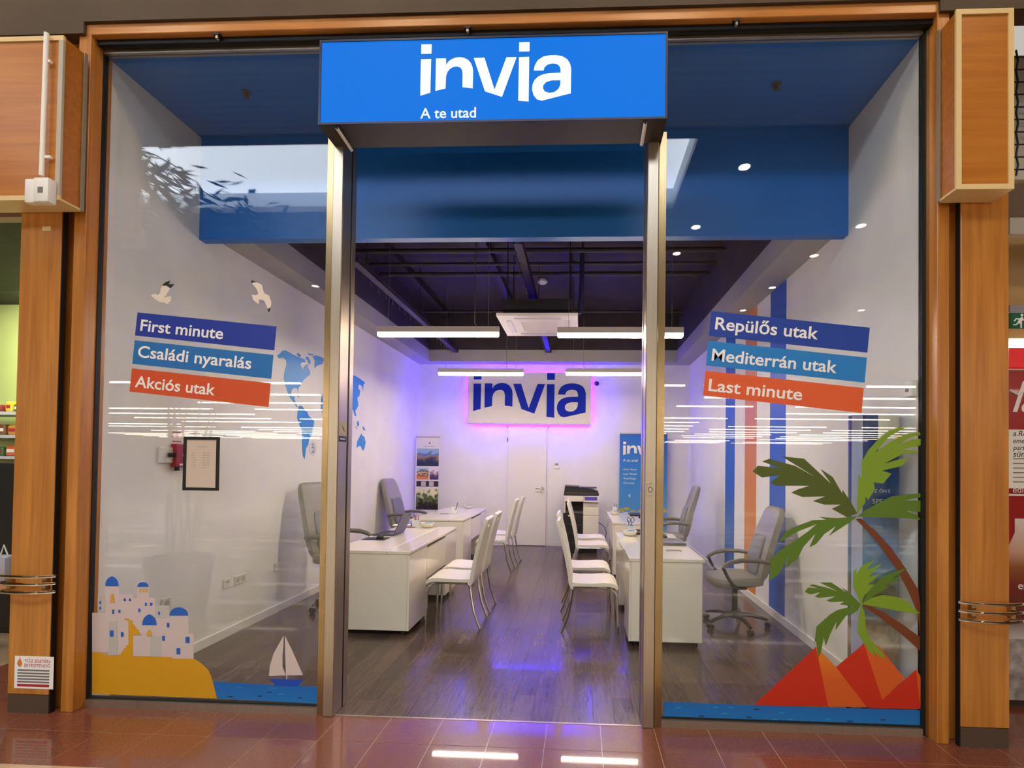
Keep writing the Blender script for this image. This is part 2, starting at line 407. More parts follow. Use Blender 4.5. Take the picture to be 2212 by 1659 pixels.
for k in range(6):  # fill lights added above the view to brighten the facade
    x = -6.5 + 2.4 * k
    t = thing('added_fill_light', (x, -1.45, 5.95), 'added square warm fill light over the passage, out of view, brightening the shop front', 'ceiling light', 'added passage fill lights')
    MB().rbox(x - .34, x + .34, -1.79, -1.11, 5.95, 6.0, .01, 1).build('frame', M_WHITE, t)
    MB().box(x - .3, x + .3, -1.75, -1.15, 5.944, 5.9495).build('diffuser', plm, t)
strip = mat('hall_strip', '#ffffff', .5, emit=L_STRIP, ecol='#fff0da')
for k in range(16):
    y = -13.7 - 3 * k
    segs = [(-18, -9.5), (-8.6, -3.0), (-2.0, 3.4), (4.0, 8.2), (9.2, 17)] + ([(-29, -19)] if k > 2 else []) + ([(-41, -30.2)] if k > 6 else []) + ([(-53, -42)] if k > 10 else []) + ([(18, 29)] if k > 5 else [])
    for j, (a, b) in enumerate(segs):
        if (k * 3 + j) % 7 == 5: continue
        a2 = a + (k * 13 % 5) * .25; b2 = b - (k * 7 % 4) * .3
        MB().box(a2, b2, y - .03, y + .03, 4.12, 4.18).build('hall_light', strip, at=((a2 + b2) / 2, y, 4.1), label='long strip light over the hall, mirrored in the shop glass', cat='ceiling light', group='hall strip lights')
spot = mat('spot_lens', '#ffffff', .4, emit=L_SPOT, ecol='#ffe9cc')
for x, y in ((2.38, -4.47), (2.1, -6.4), (1.97, -7.6), (5.1, -6.4), (4.86, -7.75), (4.72, -9.7), (4.6, -11.6), (7.9, -11.6), (-6.8, -9.5)):
    t = thing('downlight', (x, y, 6.0), 'round recessed downlight in the hall ceiling, mirrored in the shop glass', 'downlight', 'hall downlights')
    MB().lathe([(.11, 0), (.11, -.012), (.085, -.012), (.085, 0)], (x, y, 6.0), 20).build('rim', M_WHITE, t)
    MB().lathe([(.083, 0), (.083, -.004)], (x, y, 5.998), 20).build('lens', spot, t)

# ================================================================== shop front
JY = -.10; GX0, GX1 = -3.10, 2.02; ZT = 4.175
P1a, P1b, P1c = -1.605, -1.562, -1.497     # left: glass stile, post
P2a, P2b, P2c = .388, .456, .503
# panes with their frames
def window(name, x0, x1, side):
    w = thing(name, ((x0 + x1) / 2, 0, 0), kind='structure')
    MB().box(x0, x1, -.005, .005, .056, ZT).build('pane', M_GLASS, w)
    MB().box(x0, x1, -.03, .03, 0, .045).build('sill', M_ALU, w)
    MB().box(x0, x1, -.012, .012, .045, .056).build('gasket', M_BLACK, w)
    MB().box(x0, x1, -.045, .03, ZT + .022, ZT + .055).build('head_gasket', M_BLACK, w)
    MB().box(x0, x1, -.02, .02, ZT, ZT + .022).build('head_rail', M_ALU, w)
    if side < 0:
        MB().box(x0 - .012, x0, -.016, .016, 0, ZT + .02).build('side_gasket', M_BLACK, w)
        MB().box(x0 - .036, x0 - .012, -.03, .02, 0, ZT + .02).build('jamb_rail', M_STEEL, w)
        MB().box(x1, x1 + .043, -.03, .03, 0, 3.6).build('stile', M_STEEL, w)
    else:
        MB().box(x1, x1 + .016, -.016, .016, 0, ZT + .02).build('side_gasket', M_BLACK, w)
        MB().box(x1 + .016, x1 + .036, -.03, .02, 0, ZT + .02).build('jamb_rail', M_STEEL, w)
        MB().box(x0 - .043, x0, -.03, .03, 0, 3.6).build('stile', M_STEEL, w)
    return w
w1 = window('window_1', GX0, P1a, -1)
w2 = window('window_2', P2c, GX1, 1)
def post(name, x0, x1, door_side):
    p = thing(name, ((x0 + x1) / 2, 0, 0), kind='structure')
    MB().rbox(x0, x1, -.045, .075, 0, 3.62, .004, 1).build('profile', M_ALU, p)
    if door_side > 0:
        MB().box(x1 - .004, x1 + .0, .075, .088, 0, 3.62).build('seal', M_BLACK, p)
        MB().rbox(x0 + .01, x1 + .002, .088, .145, 0, 3.62, .004, 1).build('door_rail', M_ALU, p)
    else:
        MB().box(x0, x0 + .004, .075, .088, 0, 3.62).build('seal', M_BLACK, p)
        MB().rbox(x0 - .002, x1 - .01, .088, .145, 0, 3.62, .004, 1).build('door_rail', M_ALU, p)
    return p
pl = post('trim_3', P1b, P1c, 1)
pr = post('trim_4', P2a, P2b, -1)
# keep plate on the right post and warning sticker on the left post
k0 = onY(1397, 1072, -.047); k1 = onY(1412, 1043, -.047)
lk = thing('lock_plate', ((k0.x + k1.x) / 2, -.046, k0.z), 'small steel lock plate with keyhole on the right door post', 'lock')
MB().rbox(k0.x, k1.x, -.049, -.0452, k0.z, k1.z, .0015, 1).build('plate', M_ALU, lk)
cx, cz = (k0.x + k1.x) / 2, (k0.z + k1.z) / 2
MB().tube([(cx + .012 * math.cos(a * .6283), -.0495, cz + .016 * math.sin(a * .6283)) for a in range(10)], .002, 6, True).build('keyhole', M_BLACK, lk)
for dz in (-.036, .036): MB().cyl((cx, -.049, cz + dz), (cx, -.051, cz + dz), .005, 10).build('screw', M_CHROME, lk)
st = thing('sticker', (P1c, .02, 1.7), 'small black and yellow warning sticker on the inner side of the left door post', 'sticker')
MB().box(P1c + .0004, P1c + .001, -.035, .065, 1.735, 1.815).build('picture', mat('sticker_yellow', '#c9bd84', .5), st)
MB().box(P1c + .0004, P1c + .001, -.035, .065, 1.69, 1.725).build('band', M_BLACK, st)
MB().prism([(P1c + .0012, .0, 1.795), (P1c + .0012, .022, 1.78), (P1c + .0012, .04, 1.752), (P1c + .0012, .02, 1.765)], (.0004, 0, 0)).build('symbol', M_BLACK, st)
MB().box(P1c + .0012, P1c + .0016, -.02, .05, 1.704, 1.712).build('text_line', M_INKW, st)

# illuminated sign box above the door
SX0, SX1, SY0, SY1, SZ0, SZ1 = -1.552, .468, -.25, -.03, 3.53, 4.03
sg = thing('sign_box', ((SX0 + SX1) / 2, -.14, SZ0), 'illuminated blue shop sign box with white word mark above the doorway', 'sign')
MB().box(SX0, SX1, SY0 + .012, SY1, SZ0, SZ1).build('casing', mat('sign_casing', '#2a2223', .5), sg)
b = .012
MB().box(SX0, SX1, SY0 - .004, SY0 + .012, SZ0, SZ0 + b).box(SX0, SX1, SY0 - .004, SY0 + .012, SZ1 - b, SZ1).box(SX0, SX0 + b, SY0 - .004, SY0 + .012, SZ0 + b, SZ1 - b).box(SX1 - b, SX1, SY0 - .004, SY0 + .012, SZ0 + b, SZ1 - b).build('rim', mat('sign_rim', '#0a0a3a', .4), sg)
fc = MB().box(SX0 + b, SX1 - b, SY0 + .001, SY0 + .011, SZ0 + b, SZ1 - b).build('face', M_SIGNB, sg)
a0 = onY(908, 207, SY0); a1 = onY(1233, 200, SY0)
for i in range(7): logo_letter(i, (a0.x, SY0 - .0015, a0.z), a1.x - a0.x, .002).build(NAMES[i], M_SIGNW, fc)
t0 = onY(908, 256, SY0); t1 = onY(1028, 254, SY0)
words('A te utad', (t0.x, SY0 - .0012, t0.z), (1, 0, 0), (0, 0, 1), t1.x - t0.x, M_SIGNW, fc, off=.008)
for i, (pa, pb) in enumerate((((728, 277), (760, 325)), ((1394, 266), (1386, 313)))):
    A = onY(*pa, -.235); B = onY(*pb, -.05)
    br = thing('sign_bracket', (B.x, B.y, B.z), 'thin white square tube bracket under the %s end of the blue sign' % ('left', 'right')[i], 'bracket')
    MB().tube([A, B], .011, 4).build('arm', M_WHITE, br)
    MB().cyl(A + Vector((0, -.002, 0)), A + Vector((0, .004, 0)), .0075, 8).build('open_end', M_BLACK, br)

# wood lining, pillars, header
def woodbox(name, m, *a, **k): return MB().rbox(*a, .003, 1).build(name, m, at=((a[0] + a[1]) / 2, (a[2] + a[3]) / 2, a[4]), kind='structure', **k)
jx = lambda u, y: onY(u, 900, y).x
woodbox('trim_5', M_WOOD, jx(148, JY), jx(174, JY), JY, .05, 0, 4.235)
woodbox('trim_6', M_WOOD, jx(2025, JY), jx(2051, JY), JY, .05, 0, 4.235)
woodbox('trim_7', M_WOODH, jx(174, JY) - .06, jx(2025, JY) + .06, JY, .05, 4.232, 4.30)
MB().box(-3.137, 2.057, -.06, .05, 4.20, 4.232).build('trim_8', M_BLACK, at=(-.5, 0, 4.2), kind='structure')
woodbox('trim_9', M_WOOD, jx(133, -.04), jx(148, JY) - .0005, -.04, .05, 0, 4.235)
woodbox('trim_10', M_WOOD, jx(2051, JY) + .0005, jx(2066, -.04), -.04, .05, 0, 4.235)
MB().box(jx(100, -.02), jx(133, -.04) - .0005, -.02, .05, 0, 4.235).box(jx(2066, -.04) + .0005, jx(2100, -.02), -.02, .05, 0, 4.235).build('trim_11', M_BLACK, at=(-.5, .02, 0), kind='structure')
MB().box(-9, 8, -.12, .0, 4.30, 6.1).build('wall_header', M_HEAD, at=(-.5, -.1, 4.3), kind='structure')
MB().box(-9, -3.137, -.12, JY + .1, 4.225, 4.30).box(2.057, 8, -.12, JY + .1, 4.225, 4.30).build('wall_header_edge', M_HEAD, at=(-.5, -.1, 4.225), kind='structure')
for i, x in enumerate((onY(475, 70, -.06).x, onY(1012, 55, -.06).x, onY(1588, 42, -.06).x)):
    c = thing('head_clip', (x, -.07, 4.232), ('small metal clip on the wooden head above the left pane', 'small metal clip on the wooden head above the sign box', 'small metal clip on the wooden head above the right pane')[i], 'clip')
    MB().box(x - .02, x + .02, -.095, -.06, 4.22, 4.231).build('plate', M_DARK2, c); MB().box(x - .006, x + .008, -.09, -.07, 4.20, 4.22).build('tongue', M_ALU, c)
PY = -.13
def pillar(name, x0, x1, inner):
    p = thing(name, ((x0 + x1) / 2, PY, 0), kind='structure')
    MB().rbox(x0, x1, PY, -.092, .115, 4.1, .003, 1).build('casing', M_WOOD, p)
    MB().box(x1, x1 + .004, PY + .006, -.092, 0, 4.1).build('edge_band', M_BLACK, p) if inner == x1 else MB().box(x0 - .004, x0, PY + .006, -.092, 0, 4.1).build('edge_band', M_BLACK, p)
    MB().box(x0 + .001, x1 - .001, PY + .004, -.092, 0, .113).build('kick_plate', mat('kick_plate', '#5d4c3b', .5, .3), p)
    return p
xa, xb = onY(36, 800, PY).x, onY(124, 800, PY).x
pillar('wall_pillar_left', xa, xb, xb)
xc, xd = onY(2076, 900, PY).x, onY(2180, 900, PY).x
pillar('wall_pillar_right', xc, xd, xc)
def capital(name, x0, x1, z0, z1, sd, label):
    y0 = -.28
    c = thing(name, ((x0 + x1) / 2, -.2, z0), label, 'panel box')
    MB().box(x0 + .01, x1 - .01, y0 + .008, PY - .002, z0 + .012, z1).build('panel', M_WOODP, c)
    e = .028
    MB().box(x0, x1, y0, y0 + .014, z0, z0 + e).build('edge_strip', M_CREAM, c)
    MB().box(x0, x1, y0, y0 + .014, z1 - e, z1).build('edge_strip', M_CREAM, c)
    MB().box(x0, x0 + e, y0, y0 + .014, z0 + e, z1 - e).build('edge_strip', M_CREAM if sd > 0 else M_ALU, c)
    MB().box(x1 - e, x1, y0, y0 + .014, z0 + e, z1 - e).build('edge_strip', M_CREAM if sd > 0 else mat('grey_edge', '#b9b09f', .4), c)
    xs = x0 if sd > 0 else x1
    MB().box(xs - .004, xs + .004, PY - .022, PY - .002, z0, z1).build('edge_strip', mat('grey_edge2', '#8c8478', .4), c)
    MB().box(x0, x1, y0 + .014, PY - .002, z0, z0 + .012).build('bottom_strip', M_CREAM, c)
    return c
capital('capital_box', -4.6, onY(131, 300, -.28).x, onY(60, 432, -.28).z, 4.075, -1, 'wide wooden panel box with cream edges over the left pillar')
capital('capital_box', onY(2066, 250, -.28).x, onY(2191, 250, -.28).x, onY(2130, 408, -.28).z, 4.09, 1, 'narrow wooden panel box with cream edges over the right pillar')
# wall rails
def rails(side, x0, x1, zs):
    t = thing('bumper_rail', ((x0 + x1) / 2, PY, zs[2] - .01), 'three curved chrome bumper bars on the %s wooden pillar' % side, 'bumper rail')
    for z in zs:
        pts = []
        for k in range(15):
            u = k / 14; pts.append((x0 + (x1 - x0) * u, PY - .022 - .05 * math.sin(math.pi * u) ** .7, z))
        MB().tube(pts, .0095, 8).build('bar', M_CHROME, t, smooth=True)
    for u in (.22, .82):
        x = x0 + (x1 - x0) * u; MB().box(x - .012, x + .012, PY - .03, PY - .0005, zs[2] + .01, zs[0] - .01).build('bracket', M_STEEL, t)
zl = [onY(80, v, PY - .05).z for v in (1246, 1262, 1280)]
rails('left', onY(2, 1260, PY).x, onY(128, 1260, PY).x, zl)
zr = [onY(2130, v, PY - .05).z for v in (1304, 1323, 1342)]
rails('right', onY(2064, 1320, PY).x, onY(2205, 1320, PY).x, zr)
# fire notice on the left pillar
n0, n1 = onY(31, 1486, PY), onY(117, 1419, PY)
fn = thing('fire_notice', ((n0.x + n1.x) / 2, PY, n0.z), 'white fire notice sticker with flame symbol low on the left pillar', 'notice')
MB().box(n0.x, n1.x, PY - .002, PY - .0003, n0.z, n1.z).build('sheet', M_PAPER, fn)
w = n1.x - n0.x; h = n1.z - n0.z
for k, s_ in enumerate(('TŰZ ESETÉN', 'ÉRTESÍTENDŐ')):
    words(s_, (n0.x + .25 * w, PY - .0024, n1.z - (.19 + .14 * k) * h), (1, 0, 0), (0, 0, 1), .66 * w, M_INKR, fn, .018, .006)
for k in range(5): MB().box(n0.x + .08 * w, n1.x - .1 * w, PY - .0026, PY - .0021, n1.z - (.46 + .09 * k) * h, n1.z - (.41 + .09 * k) * h).build('text_line', M_INKG, fn)
MB().box(n0.x + .08 * w, n1.x - .1 * w, PY - .0026, PY - .0021, n1.z - .94 * h, n1.z - .86 * h).build('text_line', M_INKR, fn)
fx, fz = n0.x + .13 * w, n1.z - .3 * h
MB().prism([(fx + a * .06 * w, PY - .0026, fz + b_ * .2 * h) for a, b_ in ((-.9, .1), (-1.1, .4), (-.7, .8), (-.2, 1), (0, 1.5), (.3, 1.0), (.8, .7), (1.1, .35), (.7, -.05), (0, -.2))], (0, .0005, 0)).build('flame', mat('flame_orange', '#d8812a', .6), fn)
# conduit, sensor boxes, little cream label
ca = onY(101, 72, -.30); cb = onY(90, 380, -.30)
cdt = thing('conduit', (cb.x, -.29, cb.z), 'thin white cable conduit running down the left panel box', 'conduit')
MB().cyl(ca, cb, .013, 12).build('pipe', M_WHITE, cdt, smooth=True)
for v in (130, 337):
    p = onY(100, v, -.30); MB().rbox(p.x - .02, p.x + .022, -.30, -.281, p.z - .012, p.z + .006, .003, 1).build('clip', M_WHITE, cdt)
for i, (u0, u1, v0, v1) in enumerate(((49, 72, 384, 436), (72, 106, 383, 436))):
    A, B = onY(u0, v1, -.33), onY(u1, v0, -.33)
    d = thing('sensor_box', ((A.x + B.x) / 2, -.32, A.z), ('narrow white sensor box left of the wider one under the conduit', 'wider white sensor box directly under the end of the conduit')[i], 'sensor')
    MB().rbox(A.x, B.x, -.335 + .01 * (1 - i), -.281, A.z, B.z, .008, 2, ).build('housing', M_WHITE, d, smooth=True)
    if i: MB().box(A.x + .03, B.x - .03, -.3362, -.3352, A.z + .05, A.z + .085).build('label_patch', M_INKG, d)
p = onY(101, 494, PY)
MB().box(p.x - .028, p.x + .028, PY - .002, PY - .0003, p.z - .014, p.z + .014).build('sticker', M_CREAM, at=(p.x, PY, p.z), label='small blank cream sticker near the top of the left pillar', cat='sticker')

# ================================================================== vinyl graphics on the glass
DY = -.0058
def dm(h, rough=.45): return mat('vinyl_' + h.strip('#'), h, rough)
def gp(p, layer=0, clamp=True):
    q = onY(p[0], p[1], DY - .0009 * layer)
    if clamp: q.z = max(q.z, .0565); q.x = min(max(q.x, GX0 + .001), GX1 - .001)
    return q
_dn = {}
def dec(parent, name, pts, m, layer=0):
    k = _dn[parent.name] = _dn.get(parent.name, 0) + 1
    ly = layer + .018 * k
    return MB().prism([gp(p, ly) for p in pts], (0, -.0004, 0)).build(name, m, parent)
def zp(ox, oy, s): return lambda pts: [(ox + x / s, oy + y / s) for x, y in pts]
def dthing(name, px, label, cat='window decal', group=None): return thing(name, gp(px), label, cat, group)
# slogan strips
def strip_decal(corners, txt, t0, t1, color, label):
    d = dthing('slogan_strip', corners[3], label)
    dec(d, 'strip', corners, dm(color))
    A, B = gp(t0, 1), gp(t1, 1); C0, C1 = gp(corners[3]), gp(corners[0])
    ex = (B - A).normalized(); ez = Vector((0, 1, 0)).cross(ex) * -1
    if ez.z < 0: ez = -ez
    words(txt, A - Vector((0, .0008, 0)), ex, ez, (B - A).length, M_INKW, d, (C1 - C0).length * .47, .016)
zl_ = zp(0, 540, 2.989)
def S(ps): return zl_(ps)
strip_decal(S([(888, 403), (1786, 494), (1771, 648), (872, 552)]), 'First minute', *S([(905, 520), (1438, 575)]), '#0c2f98', 'dark blue slogan strip reading First minute on the left pane')
strip_decal(S([(870, 583), (1766, 678), (1752, 832), (854, 735)]), 'Családi nyaralás', *S([(888, 690), (1620, 768)]), '#0f6cb4', 'mid blue slogan strip reading Családi nyaralás on the left pane')
strip_decal(S([(852, 764), (1748, 860), (1734, 1014), (836, 914)]), 'Akciós utak', *S([(870, 884), (1386, 938)]), '#cf4c17', 'orange slogan strip reading Akciós utak on the left pane')
zr_ = zp(1400, 560, 2.719)
strip_decal(zr_([(370, 304), (1302, 402), (1288, 549), (357, 450)]), 'Repülős utak', *zr_([(392, 410), (996, 470)]), '#0a3a9c', 'dark blue slogan strip reading Repülős utak on the right pane')
strip_decal(zr_([(353, 479), (1285, 578), (1272, 725), (340, 624)]), 'Mediterrán utak', *zr_([(372, 594), (1106, 668)]), '#0f7cc8', 'mid blue slogan strip reading Mediterrán utak on the right pane')
strip_decal(zr_([(336, 655), (1267, 756), (1254, 903), (322, 800)]), 'Last minute', *zr_([(353, 772), (902, 828)]), '#df5a26', 'orange slogan strip reading Last minute on the right pane')
# gulls
zg = zp(310, 580, 7.135)
cream = '#dccfc0'
g = dthing('gull_decal', zg([(280, 520)])[0], 'white gull sticker with one raised black-tipped wing on the left pane')
dec(g, 'body', zg([(115, 420), (150, 392), (185, 392), (230, 410), (258, 370), (270, 300), (290, 262), (340, 258), (415, 305), (385, 350), (350, 410), (315, 450), (425, 425), (418, 500), (360, 550), (320, 520), (250, 518), (200, 490), (160, 455)]), dm(cream))
dec(g, 'wing_tip', zg([(285, 268), (310, 232), (345, 208), (413, 186), (390, 243), (480, 241), (415, 308), (380, 278), (335, 262)]), dm('#101014'), 1)
g = dthing('gull_decal', zg([(1930, 670)])[0], 'gliding gull sticker with two spread black-tipped wings on the left pane')
dec(g, 'body', zg([(1665, 225), (1745, 212), (1810, 240), (1835, 275), (1842, 330), (1865, 385), (1925, 410), (1955, 440), (1950, 465), (1968, 500), (1970, 550), (1958, 600), (1910, 620), (1895, 570), (1860, 495), (1785, 475), (1775, 550), (1735, 525), (1690, 480), (1665, 398), (1720, 412), (1762, 400), (1765, 370), (1740, 310), (1700, 260)]), dm(cream))
dec(g, 'wing_tip', zg([(1663, 175), (1755, 216), (1700, 210), (1665, 228)]), dm('#101014'), 1)
dec(g, 'wing_tip', zg([(1908, 620), (1935, 625), (1960, 590), (1950, 650), (1930, 675), (1918, 655)]), dm('#101014'), 1)
dec(g, 'beak', zg([(1945, 440), (1968, 450), (1945, 455)]), dm('#b06a3a'), 1)
# hillside village
zv = zp(190, 1220, 5.352)
R_ = lambda x0, y0, x1, y1: zv([(x0, y0), (x1, y0), (x1, y1), (x0, y1)])
bd = thing('beach_decal', gp(zv([(700, 1480)])[0]), 'yellow sand hill sticker in the lower left of the left pane', 'window decal')
dec(bd, 'sand', zv([(48, 995), (150, 1020), (250, 1050), (345, 1050), (520, 1055), (700, 1058), (900, 1065), (1050, 1070), (1225, 1085), (1300, 1130), (1390, 1215), (1430, 1300), (1490, 1545), (48, 1490)]), dm('#d2970f'), 0)
dec(bd, 'path', zv([(345, 1052), (365, 1032), (385, 1030), (387, 1000), (412, 998), (414, 962), (440, 960), (442, 930), (468, 925), (468, 650), (422, 632), (428, 615), (470, 625), (512, 655), (512, 690), (540, 690), (540, 715), (560, 715), (560, 745), (580, 745), (608, 808), (522, 812), (520, 1057)]), dm('#d2970f'), 2)
vd = thing('village_decal', gp(zv([(600, 1080)])[0]), 'white hillside village sticker with blue domes on the left pane', 'window decal')
pk, gy, bl, og = dm('#cbb9b4'), dm('#b9b3ab'), dm('#1c5cb8'), dm('#d2a03a')
for a in ((48, 555, 240, 1010), (235, 440, 470, 1045), (470, 345, 525, 640), (200, 245, 360, 560), (360, 343, 528, 640), (520, 385, 775, 800), (568, 255, 705, 400), (795, 620, 985, 1065), (940, 590, 1160, 800), (980, 798, 1222, 1085), (520, 820, 720, 1056), (625, 700, 795, 828)): dec(vd, 'wall_block', R_(*a), pk, 1)
for a in ((124, 357, 202, 552), (238, 655, 340, 1045), (775, 470, 942, 620), (720, 825, 848, 1060)): dec(vd, 'wall_block', R_(*a), gy, 2)
def dome(x0, x1, y, top, tip=0):
    cx = (x0 + x1) / 2; r = (x1 - x0) / 2; pts = []
    for k in range(13):
        a = math.pi * k / 12; hgt = (y - top) * math.sin(a) ** .9 + (tip if k == 6 else 0); pts.append((cx - r * math.cos(a), y - hgt))
    return zv(pts)
for a in ((200, 355, 247, 138, 8), (570, 703, 256, 200, 0), (627, 794, 698, 578, 8), (942, 1160, 588, 492, 0)): dec(vd, 'dome', dome(*a), bl, 3)
for a in ((132, 420, 152, 455), (132, 485, 152, 518), (412, 388, 436, 420), (474, 390, 496, 420), (280, 518, 302, 568), (350, 520, 374, 556), (658, 438, 680, 476), (716, 438, 744, 474), (582, 506, 606, 545), (812, 542, 834, 580), (252, 760, 296, 832), (380, 778, 410, 832), (912, 672, 940, 722), (858, 822, 888, 878), (1128, 833, 1174, 904), (1024, 962, 1066, 1036)): dec(vd, 'window', R_(*a), bl, 3)
for a in ((597, 272, 612, 318), (633, 272, 648, 318), (666, 272, 682, 318)): dec(vd, 'window', R_(*a), og, 3)
for x0, x1, y0, y1 in ((255, 304, 440, 330), (676, 738, 822, 745)):
    cx = (x0 + x1) / 2; dec(vd, 'doorway', zv([(x0, y0), (x0 + 3, (y0 + y1) / 2), (cx - 10, y1 + 12), (cx, y1), (cx + 10, y1 + 12), (x1 - 3, (y0 + y1) / 2), (x1, y0)]), og, 3)
# sea and boat
zs_ = zp(440, 1340, 7.9)
seam = ramp_mat('vinyl_sea', 'Z', .0, .22, [(0, '#1273bb'), (1, '#0d54b0')])
sd_ = thing('sea_decal', gp(zs_([(1100, 1400)])[0]), 'blue sea strip sticker under the sailing boat on the left pane', 'window decal')
dec(sd_, 'water', zs_([(160, 1045), (600, 1070), (1200, 1105), (1995, 1130), (1995, 1425), (235, 1330)]), seam, 1)
for x, y in ((620, 1150), (1180, 1155), (1320, 1260)): dec(sd_, 'wave', zs_([(x - 40, y - 8), (x + 40, y - 8), (x + 40, y + 8), (x - 40, y + 8)]), dm('#1590c9'), 2)
for x, y in ((455, 1302), (960, 1293), (1120, 1225), (1645, 1320)): dec(sd_, 'wave', zs_([(x - 40, y - 10), (x + 40, y - 10), (x + 40, y + 10), (x - 40, y + 10)]), dm('#0c3f63'), 2)
bt = thing('sailboat_decal', gp(zs_([(1400, 1110)])[0]), 'blue hulled sailing boat sticker with two white sails on the left pane', 'window decal')
dec(bt, 'hull', zs_([(1115, 998), (1705, 1016), (1610, 1125), (1215, 1112), (1195, 1080)]), dm('#0c49b4'), 3)
dec(bt, 'sail', zs_([(1366, 258), (1360, 420), (1345, 600), (1345, 790), (1402, 938), (1115, 948), (1128, 780), (1195, 560)]), dm('#cdbeb4'), 2)
dec(bt, 'sail', zs_([(1384, 260), (1500, 490), (1695, 935), (1405, 940), (1392, 600)]), dm('#cdbeb4'), 2)
dec(bt, 'mast', zs_([(1410, 938), (1424, 938), (1424, 1004), (1410, 1004)]), dm('#cdbeb4'), 2)
# right pane: sea, pyramids, palms
zy = zp(1560, 1250, 4.74)
sd2 = thing('sea_decal', gp((1700, 1560)), 'long blue sea strip sticker below the pyramids on the right pane', 'window decal')
dec(sd2, 'water', [(1434, 1516), (1640, 1524), (1990, 1534), (1990, 1572), (1434, 1555)], seam, 0)
zq = zp(1400, 1060, 2.724)
for x, y, c_ in ((178, 1277, 0), (398, 1274, 0), (489, 1276, 0), (450, 1312, 0), (786, 1307, 0), (745, 1346, 0), (836, 1345, 0), (1057, 1345, 0), (636, 1286, 1), (122, 1334, 1), (313, 1326, 1), (594, 1333, 1), (1187, 1357, 1), (1383, 1348, 1)):
    dec(sd2, 'wave', zq([(x - 16, y - 4), (x + 16, y - 4), (x + 16, y + 4), (x - 16, y + 4)]), dm('#1f8fd0') if not c_ else dm('#0d3d66'), 1)
rd = dm('#c4280c')
orm = ramp_mat('vinyl_orange', 'Z', .16, .52, [(0, '#d35a1a'), (.6, '#e08418'), (1, '#e8a01c')])
pyr = [
    ('rightmost small red and orange pyramid sticker cut by the pane edge', [(1625, 1255), (1985, 930), (2040, 1335), (1500, 1325)], [(1985, 930), (2050, 1000), (2048, 1200), (2043, 1330), (2040, 1335)], 4),
    ('middle tall red and orange pyramid sticker under the small palm', [(1165, 905), (1450, 665), (1640, 1245), (1640, 1325), (1480, 1315), (1300, 1315)], [(1450, 665), (1600, 690), (1870, 1022), (1640, 1245)], 2),
    ('leftmost large red and orange pyramid sticker on the right pane', [(325, 1295), (960, 697), (1085, 1310)], [(960, 697), (1030, 765), (1165, 905), (1480, 1315), (1085, 1310)], 3)]
for lb, rf, of, ly in pyr:
    t = thing('pyramid_decal', gp(zy([rf[0]])[0]), lb, 'window decal')
    dec(t, 'red_face', zy(rf), rd, ly); dec(t, 'orange_face', zy(of), orm, ly + .5)  # printed vinyl: one red side, one orange side
zk = zp(1480, 880, 3.951)
pd = thing('palm_decal', gp(zk([(2000, 1640)])[0]), 'large green palm sticker with brown leaning trunk on the right pane', 'window decal')
dec(pd, 'trunk', zk([(1455, 955), (1500, 945), (1640, 1070), (1760, 1200), (1880, 1370), (1990, 1560), (2035, 1680), (2035, 1960), (1985, 1760), (1900, 1560), (1800, 1380), (1660, 1180), (1560, 1060)]), dm('#6f3514'), 1)
g1, g2, g3 = dm('#4c5a12'), dm('#7a9a20'), dm('#55761a')
dec(pd, 'frond', zk([(575, 548), (620, 498), (815, 518), (655, 462), (720, 438), (940, 500), (1105, 592), (825, 418), (1015, 437), (1245, 652), (1155, 525), (1260, 595), (1340, 735), (1345, 705), (1410, 800), (1470, 905), (1400, 930), (1385, 940), (1250, 865), (1330, 830), (1185, 830), (1090, 800), (1195, 760), (1000, 765), (905, 728), (965, 698), (1060, 670), (770, 668), (728, 640), (805, 580), (655, 598)]), g1, 2)
dec(pd, 'frond', zk([(1465, 912), (1480, 570), (1508, 600), (1505, 470), (1560, 370), (1640, 280), (1740, 200), (1840, 165), (1870, 178), (1740, 250), (1620, 385), (1760, 290), (1900, 225), (2000, 212), (2015, 232), (1910, 262), (1790, 330), (1930, 275), (2035, 268), (2035, 325), (1900, 345), (1850, 360), (1960, 368), (1998, 380), (1960, 392), (1860, 395), (1700, 480), (1830, 442), (1905, 435), (1850, 500), (1680, 540), (1762, 565), (1690, 650), (1610, 640), (1620, 700), (1560, 790), (1535, 760), (1540, 810)]), g2, 3)
dec(pd, 'frond', zk([(1470, 935), (1530, 880), (1640, 820), (1760, 760), (1900, 740), (2035, 735), (2035, 768), (1868, 795), (2035, 795), (2035, 892), (1890, 885), (1980, 920), (2035, 960), (1850, 945), (1700, 940), (1560, 935)]), g3, 2)
dec(pd, 'frond', zk([(1470, 930), (1400, 985), (1225, 1098), (1285, 1015), (1190, 1080), (1120, 1165), (1060, 1195), (1110, 1080), (1010, 1190), (960, 1290), (865, 1368), (885, 1250), (845, 1340), (800, 1420), (712, 1485), (725, 1400), (730, 1310), (790, 1230), (920, 1152), (1060, 1050), (1120, 998), (960, 1060), (860, 1120), (800, 1155), (840, 1075), (960, 1010), (1090, 962), (1200, 958), (1145, 935), (1300, 945)]), g3, 3)
pd2 = thing('palm_decal', gp(zy([(2030, 740)])[0]), 'small green palm sticker with thin brown trunk on the right pane', 'window decal')
dec(pd2, 'trunk', zy([(1435, 270), (1470, 262), (1650, 340), (1850, 470), (2040, 600), (2040, 740), (1850, 580), (1620, 400)]), dm('#6f3514'), 1)
